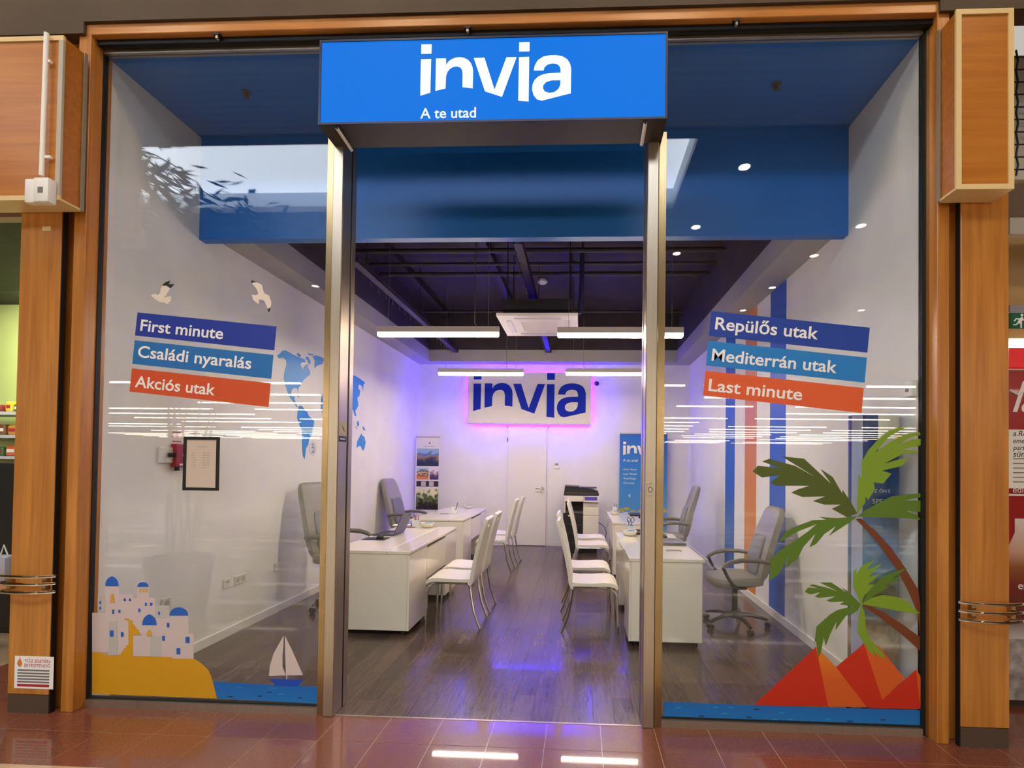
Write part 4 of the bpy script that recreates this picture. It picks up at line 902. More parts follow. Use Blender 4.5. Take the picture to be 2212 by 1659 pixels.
MB().box(LW + .0003, LW + .002, p.y - .075, p.y + .075, p.z - .09, p.z + .09).build('sheet', M_PAPER, nt_)
for k in range(4): MB().box(LW + .0021, LW + .0026, p.y - .06, p.y + (.02, .04, .03, .05)[k], p.z + .05 - .035 * k, p.z + .062 - .035 * k).build('text_line', mat('print_pink', '#b06a72', .6), nt_)
# display tower by the right pane
tx, ty, tr1, tr2, tz = 1.868, .21, .148, .105, onY(1880, 898, .2).z
dt = thing('display_tower', (tx, ty, 0), 'slim oval display tower with sea picture beside the right pane', 'display')
twm = bpy.data.materials.new('tower_print'); twm.use_nodes = True
nt = twm.node_tree; bs = nt.nodes['Principled BSDF']; bs.inputs['Roughness'].default_value = .3
tc = nt.nodes.new('ShaderNodeTexCoord'); sx = nt.nodes.new('ShaderNodeSeparateXYZ'); nt.links.new(tc.outputs['Object'], sx.inputs[0])
nz = nt.nodes.new('ShaderNodeTexNoise'); nz.inputs['Scale'].default_value = 7; nz.inputs['Detail'].default_value = 9; nt.links.new(tc.outputs['Object'], nz.inputs['Vector'])
ma = nt.nodes.new('ShaderNodeMath'); ma.operation = 'MULTIPLY_ADD'; ma.inputs[1].default_value = .28; nt.links.new(nz.outputs['Fac'], ma.inputs[0]); nt.links.new(sx.outputs['Z'], ma.inputs[2])
rp = nt.nodes.new('ShaderNodeValToRGB'); nt.links.new(ma.outputs[0], rp.inputs[0])
mr = nt.nodes.new('ShaderNodeMapRange'); mr.inputs[1].default_value = .14; mr.inputs[2].default_value = tz + .14; nt.links.new(ma.outputs[0], mr.inputs[0]); nt.links.new(mr.outputs[0], rp.inputs[0])
e_ = rp.color_ramp.elements; e_[0].position, e_[0].color = 0, lin('#3f7fa8'); e_[1].position, e_[1].color = 1, lin('#142c6e')
for pp_, hh in ((.14, '#4f93b5'), (.22, '#8a6a44'), (.27, '#b9b09a'), (.31, '#6d5a38'), (.36, '#3c6a86'), (.41, '#6a5f2c'), (.46, '#2f4a22'), (.49, '#5d8fb2'), (.56, '#2d6ca0'), (.68, '#1d4f86'), (.8, '#17509c'), (.88, '#123078')): x_ = e_.new(pp_); x_.color = lin(hh)
nt.links.new(rp.outputs[0], bs.inputs['Base Color'])
MB().lathe([(1, .05), (1, tz)], (tx, ty, 0), 40, tr1, tr2).build('shell', twm, dt, smooth=True)
MB().lathe([(1.04, 0), (1.04, .05)], (tx, ty, 0), 40, tr1, tr2).build('foot', M_BLACK, dt)
ell = lambda x: ty - tr2 * math.sqrt(max(0, 1 - ((x - tx) / tr1) ** 2)) - .0012
def wrapE(v): return (v[0], ell(v[0]), v[2])
for k, (s_, v, u0, u1) in enumerate((('Z ÖN E', 1064, 1889, 1924), ('SPECI', 1088, 1886, 1922))):
    A = onY(u0, v, ty - tr2); B = onY(u1, v, ty - tr2)
    words(s_, (A.x, 0, A.z), (1, 0, 0), (0, 0, 1), min(B.x, tx + tr1 * .93) - A.x, M_INKW, dt, wrap=wrapE)
def patch(name, us, v0, v1, m, taper=0):
    vs = []; n = 10
    for k in range(n + 1):
        x = tx + tr1 * (us[0] + (us[1] - us[0]) * k / n); y = ell(x)
        vs += [(x, y, v0 + taper * (1 - k / n)), (x, y, v1)]
    MB().add(vs, [(2 * k, 2 * k + 2, 2 * k + 3, 2 * k + 1) for k in range(n)]).build(name, m, dt)
patch('white_corner', (-.2, .985), tz - .24, tz - .002, mat('print_cream', '#d6d2c4', .4), 0)
patch('orange_swoosh', (.55, .985), tz - .25, tz - .12, mat('print_orange', '#e0a21e', .4), .09)
patch('pale_edge', (-.985, -.72), .06, tz - .002, mat('print_lilac', '#b9bfe0', .4))

# ================================================================== furniture
def desk(loc, rz, L, Wd, label, lab_items=None):
    """local frame: customer side is +x, length along y, origin at floor centre"""
    t = thing('desk', loc, label, 'desk', 'white consultation desks', local=True, rz=rz)
    hx, hy, H = Wd / 2, L / 2, .76
    MB().rbox(-hx, hx * .42 - .003, -hy, hy, H - .028, H, .003, 1).build('worktop', M_WHITEG, t)
    MB().rbox(hx * .42 + .003, hx, -hy, hy, H - .028, H, .003, 1).build('worktop_ledge', M_WHITEG, t)
    MB().box(hx * .42 - .003, hx * .42 + .003, -hy + .002, hy - .002, H - .026, H - .004).build('groove', M_ALU, t)
    for sg in (-1, 1):
        a, b_ = (-hy + .008, -hy + .008 + L * .30) if sg < 0 else (hy - .008 - L * .28, hy - .008)
        MB().rbox(-hx + .02, hx - .022, a, b_, .045, H - .03, .003, 1).build('pedestal', M_WHITEG, t)
        MB().box(hx - .021, hx - .004, a + .002, b_ - .002, .045, H - .034).build('front_panel', M_WHITEG, t)
        for xx_ in (-hx + .07, hx - .07):
            for yy_ in (a + .05, b_ - .05): MB().cyl((xx_, yy_, 0), (xx_, yy_, .045), .022, 10).build('foot', M_DARK2, t)
    MB().box(hx - .021, hx - .004, -hy + .01 + L * .30, hy - .01 - L * .28, .40, H - .055).build('modesty_panel', M_WHITEG, t)
    return t
DK = {'NL': desk((-1.885, 2.27, 0), 0, 1.74, .73, 'left front white desk with an open laptop'),
      'FL': desk((-1.99, 4.82, 0), 0, 1.75, .74, 'left rear white desk near the back wall'),
      'NR': desk((.755, 2.11, 0), math.pi, 1.62, .65, 'right front white desk behind the door post'),
      'FR': desk((.735, 4.70, 0), math.pi, 1.56, .56, 'right rear white desk in front of the blue banner')}
RECT = {'NL': (-2.25, -1.52, 1.4, 3.14), 'FL': (-2.36, -1.62, 3.945, 5.695), 'NR': (.43, 1.08, 1.3, 2.92), 'FR': (.455, 1.015, 3.92, 5.48)}
# padded visitor chair, faces local +x
M_LEATH = mat('cream_leather', '#ece6d6', .38, bump=.08, bscale=60)
def make_chair():
    t = thing('visitor_chair', (0, 0, 0), 'x', 'chair', 'cream visitor chairs', local=True)
    bm = MB(); n = 12; half = .21
    prof = [(-.20, .475), (-.12, .468), (0, .47), (.10, .478), (.17, .476), (.215, .455), (.235, .425), (.225, .405), (.20, .425), (.15, .437), (.05, .435), (-.20, .435)]
    rows = [(-half, .82), (-half + .012, .97), (-half + .04, 1), (half - .04, 1), (half - .012, .97), (half, .82)]
    vs = []
    for y, k in rows:
        cx, cz = .01, .45
        for x, z in prof: vs.append((cx + (x - cx) * (1 - (1 - k) * .12), y, cz + (z - cz) * k))
    m = len(prof); fs = []
    for i in range(len(rows) - 1):
        for j in range(m): fs.append((i * m + j, i * m + (j + 1) % m, (i + 1) * m + (j + 1) % m, (i + 1) * m + j))
    fs.append(tuple(range(m))); fs.append(tuple((len(rows) - 1) * m + j for j in range(m - 1, -1, -1)))
    bm.add(vs, fs); bm.build('seat', M_LEATH, t, smooth=True)
    # backrest: curved slab with a hand slot near the top
    front = lambda z: -.185 - .13 * max(0, (z - .43) / .6) ** 1.35
    hw_ = lambda z: .205 - .03 * max(0, (z - .8) / .23) ** 2
    zs2 = [.41, .45, .52, .62, .72, .82, .9, .945, .985, 1.02, 1.035]; th = .036
    us = [-1, -.94, -.5, -.3, .3, .5, .94, 1]
    vs = []; fs = []
    def th_at(u, k): return th * (.55 if abs(u) == 1 else 1) * (.5 if k in (0, len(zs2) - 1) else 1)
    for k, z in enumerate(zs2):
        for u in us:
            d = th_at(u, k); vs.append((front(z) , u * hw_(z), z)); vs.append((front(z) - d, u * hw_(z), z))
    nu = len(us)
    idx = lambda k, j, s_: (k * nu + j) * 2 + s_
    hole = lambda k, j: k == 7 and j == 3
    for k in range(len(zs2) - 1):
        for j in range(nu - 1):
            if hole(k, j):
                fs += [(idx(k, j, 0), idx(k, j + 1, 0), idx(k, j + 1, 1), idx(k, j, 1)), (idx(k + 1, j, 0), idx(k + 1, j, 1), idx(k + 1, j + 1, 1), idx(k + 1, j + 1, 0)), (idx(k, j, 0), idx(k, j, 1), idx(k + 1, j, 1), idx(k + 1, j, 0)), (idx(k, j + 1, 0), idx(k + 1, j + 1, 0), idx(k + 1, j + 1, 1), idx(k, j + 1, 1))]
                continue
            fs.append((idx(k, j, 0), idx(k + 1, j, 0), idx(k + 1, j + 1, 0), idx(k, j + 1, 0)))
            fs.append((idx(k, j, 1), idx(k, j + 1, 1), idx(k + 1, j + 1, 1), idx(k + 1, j, 1)))
    K = len(zs2) - 1
    for j in range(nu - 1): fs += [(idx(0, j, 0), idx(0, j + 1, 0), idx(0, j + 1, 1), idx(0, j, 1)), (idx(K, j, 0), idx(K, j, 1), idx(K, j + 1, 1), idx(K, j + 1, 0))]
    for k in range(K): fs += [(idx(k, 0, 0), idx(k, 0, 1), idx(k + 1, 0, 1), idx(k + 1, 0, 0)), (idx(k, nu - 1, 0), idx(k + 1, nu - 1, 0), idx(k + 1, nu - 1, 1), idx(k, nu - 1, 1))]
    MB().add(vs, fs).build('backrest', M_LEATH, t, smooth=True)
    for s_ in (-1, 1):
        y = s_ * .185
        MB().tube([(-.18, y, .425), (.10, y, .425), (.165, y, .415), (.205, y, .385), (.22, y, .34), (.225, y, .2), (.235, y, .01), (.235, y, 0)], .012, 8).build('front_leg', M_CHROME, t, smooth=True)
        MB().tube([(-.17, y, .43), (-.19, y, .39), (-.205, y, .28), (-.225, y, .17), (-.26, y, .07), (-.29, y, 0)], .012, 8).build('rear_leg', M_CHROME, t, smooth=True)
    MB().box(-.17, .15, -.17, .17, .418, .434).build('seat_pan', M_BLACK, t)
    return t
ch = make_chair()
spots = [((.13, 1.80), 0, 'cream leather chair nearest the door at the right front desk'),
         ((.10, 2.50), 0, 'second cream leather chair at the right front desk, behind the nearest one'),
         ((.17, 3.98), 0, 'nearer cream leather chair at the right rear desk before the copier'),
         ((.16, 4.62), 0, 'farther cream leather chair at the right rear desk before the copier'),
         ((-1.215, 1.85), math.pi, 'cream leather chair nearest the door at the left front desk'),
         ((-1.21, 2.36), math.pi, 'second cream leather chair at the left front desk, behind the nearest one'),
         ((-1.25, 4.30), math.pi, 'nearer cream leather chair at the left rear desk'),
         ((-1.22, 4.86), math.pi, 'farther cream leather chair at the left rear desk')]
for i, ((x, y), rz, lb) in enumerate(spots):
    if i == 0: ch.location = (x, y, 0); ch.rotation_euler = (0, 0, rz); ch['label'] = lb
    else: dup(ch, (x, y, 0), rz, label=lb)
# office chair, faces local +x
M_GREY = mat('grey_leather', '#8d887f', .42, bump=.08, bscale=70)
M_GREYM = mat('grey_mesh', '#77787c', .7)
M_ARM = mat('arm_grey', '#6f6a62', .4)
M_BASE = mat('base_black', '#1d1a1b', .4)
def loft(rows):
    """rows of (x,y,z) rings with equal counts, closed"""
    mb = MB(); n = len(rows[0]); vs = [p for r in rows for p in r]; fs = []
    for i in range(len(rows) - 1):
        for j in range(n): fs.append((i * n + j, i * n + (j + 1) % n, (i + 1) * n + (j + 1) % n, (i + 1) * n + j))
    fs.append(tuple(range(n - 1, -1, -1))); fs.append(tuple((len(rows) - 1) * n + j for j in range(n)))
    return mb.add(vs, fs)
def ring(cx, cz, hw, th, tilt=0, n=16, p=.45):
    out = []
    for k in range(n):
        a = 2 * math.pi * k / n; c_, s_ = math.cos(a), math.sin(a)
        u = math.copysign(abs(c_) ** p, c_) * th; v = math.copysign(abs(s_) ** p, s_) * hw
        out.append((cx + u, v, cz + tilt * u))
    return out
def make_office_chair():
    t = thing('office_chair', (0, 0, 0), 'x', 'chair', 'grey swivel office chairs', local=True)
    hub = MB().lathe([(.045, .085), (.05, .10), (.04, .15), (.03, .16), (.028, .42)], (0, 0, 0), 14).build('gas_lift', M_BASE, t, smooth=True)
    for k in range(5):
        a = 2 * math.pi * k / 5 + .5; c_, s_ = math.cos(a), math.sin(a)
        lg = MB().tube([(.03 * c_, .03 * s_, .12), (.16 * c_, .16 * s_, .115), (.27 * c_, .27 * s_, .09), (.305 * c_, .305 * s_, .075)], [.026, .022, .017, .015], 8).build('base_leg', M_BASE, t, smooth=True)
        for o_ in (-.014, .014):
            cx, cy_ = .305 * c_ - s_ * o_, .305 * s_ + c_ * o_
            MB().cyl((cx - s_ * -.009, cy_ + c_ * -.009, .027), (cx - s_ * .009, cy_ + c_ * .009, .027), .027, 14).build('caster', M_BASE, lg, smooth=True)
    MB().rbox(-.13, .10, -.09, .09, .41, .445, .008, 1).build('mechanism', M_BASE, t)
    seat = loft([ring(-.02 + dx, 0, .0, 0)[:0] or [(x, y, z) for x, y, z in r] for dx, r in []] or [
        [(.25 * math.copysign(abs(math.cos(a)) ** .5, math.cos(a)) * k + .01, .245 * math.copysign(abs(math.sin(a)) ** .5, math.sin(a)) * k, z - (.025 * (math.cos(a) > .3))) for a in [2 * math.pi * q / 20 for q in range(20)]]
        for k, z in ((.86, .445), (.98, .46), (1, .49), (.99, .515), (.93, .535), (.7, .545), (.3, .545))])
    seat.build('seat', M_GREY, t, smooth=True)
    rows = []
    for z, x, hw, th in ((.50, -.20, .19, .03), (.54, -.21, .215, .045), (.62, -.225, .235, .055), (.72, -.245, .245, .055), (.85, -.275, .245, .05), (.98, -.315, .235, .05), (1.08, -.35, .22, .05), (1.16, -.375, .205, .045), (1.20, -.385, .185, .03), (1.215, -.39, .15, .015)): rows.append(ring(x, z, hw, th, -.15))
    bk = loft(rows).build('backrest', M_GREY, t, smooth=True)
    rows = []
    for z, x, hw, th in ((.56, -.165, .14, .018), (.64, -.172, .16, .02), (.76, -.195, .16, .02), (.88, -.225, .15, .018), (.93, -.245, .13, .01)): rows.append(ring(x, z, hw, th, -.15))
    loft(rows).build('lumbar_pad', M_GREYM, bk, smooth=True)
    for s_ in (-1, 1):
        y = s_ * .275
        MB().tube([(-.235, y, .70), (-.12, y, .715), (.02, y, .715), (.12, y, .695), (.19, y, .655), (.21, y, .63)], [.02, .022, .023, .022, .02, .014], 8).build('armrest', M_ARM, t, smooth=True)
        MB().tube([(.19, y, .645), (.15, y, .56), (.10, y, .475), (.05, y * .85, .44), (-.05, y * .7, .43)], .016, 8).build('arm_support', M_BASE, t, smooth=True)
    return t
oc = make_office_chair()
for i, (loc, rz, zs_c, lb) in enumerate((((1.53, 1.97, 0), math.pi, .96, 'grey office chair in full view behind the right front desk'), ((-2.54, 2.24, 0), -.2, 1.09, 'grey office chair behind the left front desk, cut by the door post'),
        ((-2.645, 4.75, 0), -.12, 1.06, 'grey office chair at the left rear desk before the photo banner'), ((1.31, 4.4, 0), math.pi - .05, 1.04, 'grey office chair behind the right rear desk'))):
    o = oc if i == 0 else dup(oc, loc, rz)
    o.location = loc; o.rotation_euler = (0, 0, rz); o.scale = (1, 1, zs_c); o['label'] = lb

# ================================================================== things on the desks
TZ = .7605
def at(u, v, m=.1):
    p = onZ(u, v, TZ)
    x0, x1, y0, y1 = RECT[('N' if p.y < 3.45 else 'F') + ('L' if p.x < 0 else 'R')]
    return min(max(p.x, x0 + m), x1 - m), min(max(p.y, y0 + m), y1 - m)
def bowl(u, v, label, r=.075):
    x, y = at(u, v); t = thing('bowl', (x, y, TZ), label, 'bowl', 'white sweet bowls')
    MB().lathe([(r * .5, 0), (r * .8, .012), (r, .045), (r * .99, .06), (r * .93, .06), (r * .9, .045), (r * .6, .016), (.003, .014)], (x, y, TZ), 24).build('dish', M_WHITEG, t, smooth=True)
    random.seed(int(u))
    for k in range(9):
        a = k * 2.4; rr = r * .55 * (k / 9) ** .5; MB().rbox(-.016, .016, -.01, .01, -.005, .005, .003, 1, Matrix.Translation((x + rr * math.cos(a), y + rr * math.sin(a), TZ + .045 + .006 * (k % 3))) @ Matrix.Rotation(k * 1.3, 4, 'Z') @ Matrix.Rotation(.4 * (k % 3 - 1), 4, 'X')).build('sweet', mat('sweet_blue', '#3f8fd0', .3) if k % 3 else M_PAPER, t)
    return t
def pen_cup(x, y, label, cols, sciss=False):
    t = thing('pen_cup', (x, y, TZ), label, 'pen holder', 'pen holders')
    MB().prism([(x + a, y + b_, TZ) for a, b_ in ((-.04, -.04), (.04, -.04), (.04, .04), (-.04, .04))], (0, 0, .09), [[(x + a, y + b_, TZ) for a, b_ in ((-.036, -.036), (.036, -.036), (.036, .036), (-.036, .036))]]).build('cup', mat('acrylic', '#d6d9dc', .15), t)
    MB().box(x - .036, x + .036, y - .036, y + .036, TZ, TZ + .004).build('cup_floor', MATS['acrylic'], t)
    for k, c_ in enumerate(cols):
        a = k * 2.1; dx, dy = .022 * math.cos(a), .022 * math.sin(a)
        MB().cyl((x + dx * .4, y + dy * .4, TZ + .005), (x + dx * 1.25, y + dy * 1.25, TZ + .135 + .01 * (k % 3)), .0045, 6).build('pen', mat('pen' + c_, c_, .4), t)
    if sciss:
        sx_ = x + .012
        for q in (-1, 1): MB().tube([(sx_ + q * .022 + .02 * math.cos(k * .785), y + .01, TZ + .155 + .028 * math.sin(k * .785)) for k in range(8)], .004, 5, True).build('scissor_handle', M_INK, t)
        MB().cyl((sx_, y + .01, TZ + .02), (sx_, y + .01, TZ + .13), .006, 6).build('scissor_blade', M_CHROME, t)
def laptop(x, y, rz, label, openang=None, c_='#55555a'):
    t = thing('laptop', (x, y, TZ), label, 'laptop', 'laptops', local=True, rz=rz)
    body = mat('laptop' + c_, c_, .4, .3)
    MB().rbox(-.12, .12, -.17, .17, 0, .017, .004, 1).build('base', body, t)
    MB().box(-.09, .03, -.15, .15, .0172, .0185).build('keyboard', M_INK, t)
    a = math.radians(openang) if openang else 0
    M_ = Matrix.Translation((.12, 0, .018)) @ Matrix.Rotation(a, 4, 'Y')
    if openang:
        lid = MB().rbox(-.235, 0, -.17, .17, 0, .009, .003, 1, M_).build('lid', body, t)
        MB().box(-.225, -.012, -.16, .16, -.0012, -.0004); sc2 = MB().box(-.225, -.012, -.16, .16, -.0014, -.0003); sc2.v = [tuple(M_ @ Vector(v)) for v in sc2.v]; sc2.build('screen', mat('laptop_screen', '#2a2d33', .15), lid)
    else:
        MB().rbox(-.12, .12, -.17, .17, .0186, .026, .003, 1).build('lid', body, t)
def mouse(x, y, label, rz=0):
    t = thing('computer_mouse', (x, y, TZ), label, 'mouse', 'computer mice', local=True, rz=rz)
    MB().lathe([(.032, 0), (.034, .012), (.03, .024), (.02, .033), (.006, .037)], (0, 0, 0), 18, 1, 1.6).build('shell', M_INK, t, smooth=True)
    MB().cyl((0, .022, .031), (0, .034, .027), .004, 8).build('wheel', M_DARK2, t)
def papers(x, y, label, n=3, c_='#ece8e0', rz=.2, w=.21, h=.15):
    t = thing('paper_stack', (x, y, TZ), label, 'paper', 'papers on the desks', local=True, rz=rz)
    for k in range(n): MB().box(-w / 2 + .006 * k, w / 2 + .006 * k, -h / 2 - .004 * k, h / 2 - .004 * k, .0015 * k, .0015 * k + .0013).build('sheet', mat('paper' + c_, c_, .6), t)
TZ = .7665
TZ = .7605
# left front
lx, ly = at(832, 1153)
laptop(lx + .03, ly, .0, 'open dark laptop on the left front desk', 112)
mx_, my_ = at(812, 1164)
mp_ = MB().rbox(mx_ - .12, mx_ + .12, my_ - .09, my_ + .09, TZ, TZ + .003, .001, 1); mp_.build('mouse_mat', M_INK, at=(mx_, my_, TZ), label='black mouse mat in front of the open laptop', cat='mouse mat')
TZ = .764; mouse(mx_ + .04, my_ + .01, 'black computer mouse on the mat by the open laptop'); TZ = .7605
bowl(929, 1137, 'white bowl of blue sweets on the left front desk', .085)
bx, by = at(927, 1128); pen_cup(bx - .01, min(by + .15, 3.08), 'pen holder behind the sweet bowl on the left front desk', ('#8a2f3a', '#5a2a6a', '#a83a3a', '#33335a', '#b0556a'))
px_, py_ = at(893, 1136); papers(px_ - .06, py_ + .02, 'leather notebook stack beside the bowl on the left front desk', 4, '#8a6a58', .3, .2, .14)
px_, py_ = at(868, 1137); papers(px_ - .1, py_ + .2, 'white papers behind the laptop on the left front desk', 3)
# left rear
bowl(1013, 1098, 'white sweet bowl on the left rear desk', .08)
x, y = at(979, 1110)
t = thing('brochure_holder', (x, y, TZ), 'clear brochure holder with a pen on the left rear desk', 'holder')
MB().prism([(x - .05, y, TZ), (x + .05, y, TZ), (x + .05, y + .06, TZ + .11), (x - .05, y + .06, TZ + .11)], (0, .004, 0)).build('panel', MATS['acrylic'], t)
MB().box(x - .05, x + .05, y - .03, y + .06, TZ, TZ + .004).build('base', MATS['acrylic'], t)
MB().cyl((x + .01, y + .03, TZ + .01), (x + .06, y + .05, TZ + .17), .005, 6).build('pen', mat('pen_navy', '#2a2f6a', .4), t)
px_, py_ = at(962, 1110); papers(px_ - .02, py_ + .02, 'small tray of cards on the left rear desk', 5, '#cfcac2', .1, .15, .08)
# right front
bowl(1360, 1157, 'white sweet bowl at the front edge of the right front desk', .085)
x, y = at(1354, 1146, .06); pen_cup(x + .01, y, 'pen holder with scissors on the right front desk', ('#2f6fc0', '#2f4f9a', '#5a8fd0'), True)
x, y = at(1374, 1148)
t = thing('desk_phone', (x, y, TZ), 'small black card terminal beside the scissors on the right front desk', 'terminal')
MB().rbox(x - .035, x + .045, y - .05, y + .05, TZ, TZ + .05, .008, 2).build('body', M_INK, t); MB().box(x - .02, x + .03, y - .0515, y - .0502, TZ + .02, TZ + .042).build('display', M_INKG, t)
x, y = at(1450, 1173); laptop(x, y, math.pi, 'closed grey laptop on the right front desk', None, '#6a666a')
x, y = at(1436, 1162); mouse(x, y + .05, 'black computer mouse beside the closed laptop')
x, y = at(1455, 1190)
tr_ = thing('card_tray', (x, y, TZ), 'small grey card tray at the end of the right front desk', 'tray')
MB().rbox(x - .075, x + .075, y - .025, y + .025, TZ, TZ + .008, .002, 1).build('dish', mat('tray_pale', '#b9b5aa', .4), tr_); MB().box(x - .066, x + .066, y - .018, y + .018, TZ + .0082, TZ + .0095).build('inlay', M_INKG, tr_)
# right rear
x, y = at(1326, 1103); bowl(1322, 1112, 'white sweet bowl on the right rear desk', .07)
pen_cup(x, min(y + .12, 5.42), 'pen holder behind the bowl on the right rear desk', ('#3a5fa8', '#2a3f7a', '#8fa8d0'))
px_, py_ = at(1333, 1107); papers(px_ + .05, py_, 'small dark card stand beside the bowl on the right rear desk', 3, '#4a4648', .4, .1, .06)
x, y = at(1375, 1113); laptop(x, y, math.pi, 'closed dark laptop on the right rear desk', None, '#3a3a40')
x, y = at(1384, 1119); mouse(x, y - .02, 'black computer mouse on the right rear desk')

# ================================================================== neighbours beyond the pillars
# left: dim shop with a green-lit wall, black ceiling and goods shelves
nb = 1.9
MB().box(-9, LW - .12, nb, nb + .1, 0, 4.2).build('wall_neighbour_left', mat('green_wall', '#c3cf86', .7, vary=.05, scale=2), at=(-6, nb, 0), kind='structure')
MB().box(-9, LW - .12, .07, nb, 3.15, 3.2).build('ceiling_neighbour_left', mat('black_foil', '#15130f', .65, vary=.5, scale=9, bump=.8, bscale=14), at=(-6, 1, 3.15), kind='structure')
MB().box(-9, -3.56, .02, .1, 3.14, 4.2).build('wall_neighbour_header', mat('pink_beige', '#b89a86', .6), at=(-6, .05, 3.14), kind='structure')
def shelf(label, y, zs2, x0, x1):
    t = thing('goods_shelf', ((x0 + x1) / 2, y, 0), label, 'shelf')
    for z in zs2: MB().box(x0, x1, y - .15, y + .15, z - .03, z).build('board', mat('shelf_white', '#c9c6cc', .5), t)
    for x in (x0 + .015, x1 - .015): MB().box(x - .015, x + .015, y + .1, y + .15, 0, zs2[0] + .35).build('upright', M_DARK2, t)
    return t
sx0, sx1 = -6.3, -4.3; sy = 1.7
zA, zB, zC = onY(15, 890, 1.6).z, onY(15, 940, 1.6).z, onY(15, 985, 1.6).z
shelf('white goods shelf in the dim shop left of the pillar', sy, [zA, zB, zC, .5], sx0, sx1)
random.seed(3)
colsg = ['#c98a3a', '#d8d2cc', '#8a2f2a', '#e4c83a', '#3a6a3a', '#d86a2a', '#5a6a8a', '#e8e4e0', '#7a4a2a']
xs = onY(0, 900, 1.58).x - .25; gi = 0
for z in (zA, zB, zC):
    x = xs
    while x < onY(36, 900, 1.58).x + .15:
        wg = random.uniform(.08, .13); hg = random.uniform(.07, .11); c_ = colsg[gi % len(colsg)]; gi += 1
        t = thing('goods_packet', (x, 1.62, z), 'small wrapped packet on the white goods shelf', 'packet', 'packets on the goods shelf')
        MB().rbox(x - wg / 2, x + wg / 2, 1.58, 1.68, z + .0005, z + hg, .02, 2).build('wrapper', mat('packet' + c_, c_, .3), t)
        MB().box(x - wg / 2 + .02, x + wg / 2 - .02, 1.5785, 1.5797, z + hg * .35, z + hg * .65).build('print_band', M_INKW if gi % 2 else M_INKR, t)
        x += wg + .01
MB().rbox(-6.0, -4.2, 1.2, 1.5, 0, onY(15, 1000, 1.2).z, .01, 1).build('display_counter', mat('counter_black', '#100f0f', .5), at=(-5, 1.3, 0), label='black display counter in the dim shop left of the pillar', cat='counter')
t = thing('bag', (onY(12, 1230, .9).x, .9, onY(12, 1250, .9).z - .1), 'pale plastic bag hanging in the dim shop left of the pillar', 'bag')
p = onY(12, 1230, .9); MB().rbox(p.x - .09, p.x + .06, .84, .96, p.z - .1, p.z + .12, .04, 2).build('pouch', mat('plastic_lilac', '#a9a4b4', .3), t, smooth=True)
MB().tube([(p.x - .05, .9, p.z + .11), (p.x - .02, .9, p.z + .2), (p.x + .02, .9, p.z + .11)], .006, 6).build('strap', M_WHITE, t)
t = thing('trestle', (p.x - .1, .75, 0), 'folding trestle legs standing in the dim shop left of the pillar', 'trestle')
for a, b_ in (((-.2, .75), (.1, .75)), ((.12, .8), (-.18, .8))): MB().cyl((p.x - .1 + a[0], a[1], .01), (p.x - .1 + b_[0], b_[1], p.z - .12), .012, 6).build('leg', mat('rust_red', '#5a2a20', .5) if a[0] < 0 else M_BLACK, t)
MB().box(p.x - .45, p.x + .25, .65, 1.0, p.z - .13, p.z - .1).build('board', M_WOOD, t)
gl = bpy.data.lights.new('neighbour_lamp', 'AREA'); gl.energy = 22; gl.size = .6; gl.color = (.95, 1, .75)
lo = bpy.data.objects.new('neighbour_lamp', gl); col.objects.link(lo); lo.location = (-5.2, 1.2, 3.0); lo.rotation_euler = (.5, 0, 0); tag(lo, 'lamp under the black ceiling of the shop left of the pillar', 'lamp')
# right: cream wall, exit sign, tube lamp, red drinks cooler
rb_ = .95
MB().box(RW + .12, 6, rb_, rb_ + .1, 0, 4.25).build('wall_neighbour_right', mat('cream_wall', '#cdb079', .6), at=(4, rb_, 0), kind='structure')
MB().box(2.62, 6, .1, .16, onY(2195, 505, .1).z, onY(2195, 470, .1).z).build('trim_12', mat('grey_beam', '#a9a39a', .5), at=(3.5, .1, 3), kind='structure')
MB().box(2.62, 6, .12, .2, onY(2195, 470, .12).z, onY(2195, 396, .12).z).build('trim_13', mat('brown_box', '#5c4a3c', .6), at=(3.5, .1, 3), kind='structure')
gz0, gz1 = onY(2195, 380, .3).z, onY(2195, 110, .3).z; gx0, gx1 = onY(2183, 200, .3).x - .2, onY(2212, 200, .3).x + .5
MB().box(gx0, gx1, .34, .36, gz0, gz1).build('trim_14', mat('mesh_back', '#c9c4bb', .6), at=(gx0, .34, gz0), kind='structure')
gr = thing('wire_grille', ((gx0 + gx1) / 2, .3, gz0), 'dark wire grille high up right of the narrow panel box', 'grille')
for k in range(10): z = gz0 + (gz1 - gz0) * (k + .5) / 10; MB().cyl((gx0, .3, z), (gx1, .3, z), .005, 5).build('cross_wire', M_DARK2, gr)
k = 0
while gx0 + .05 + k * .09 < gx1:
    x = gx0 + .05 + k * .09; MB().tube([(x + .012 * (j % 2), .295, gz0 + (gz1 - gz0) * j / 12) for j in range(13)], .006, 5).build('upright_wire', M_DARK2, gr); k += 1
ez0, ez1 = onY(2200, 709, .55).z, onY(2200, 676, .55).z; ex0 = onY(2183, 690, .55).x
es = thing('exit_sign', (ex0 + .15, .55, ez0), 'green exit sign with white running figure right of the pillar', 'sign')
MB().box(ex0, ex0 + .36, .55, .57, ez0, ez1).build('plate', mat('exit_green', '#0f4a30', .4, emit=.15, ecol='#0f5a38'), es)
MB().box(ex0 - .02, ex0 + .38, .53, .59, ez1, ez1 + .05).build('housing', mat('exit_housing', '#8f8f98', .4), es)
hc = (onY(2204, 683, .55).x, onY(2204, 683, .55).z); q = (ez1 - ez0)
fig = lambda pts: [(hc[0] + a * q, .5488, hc[1] + b_ * q) for a, b_ in pts]
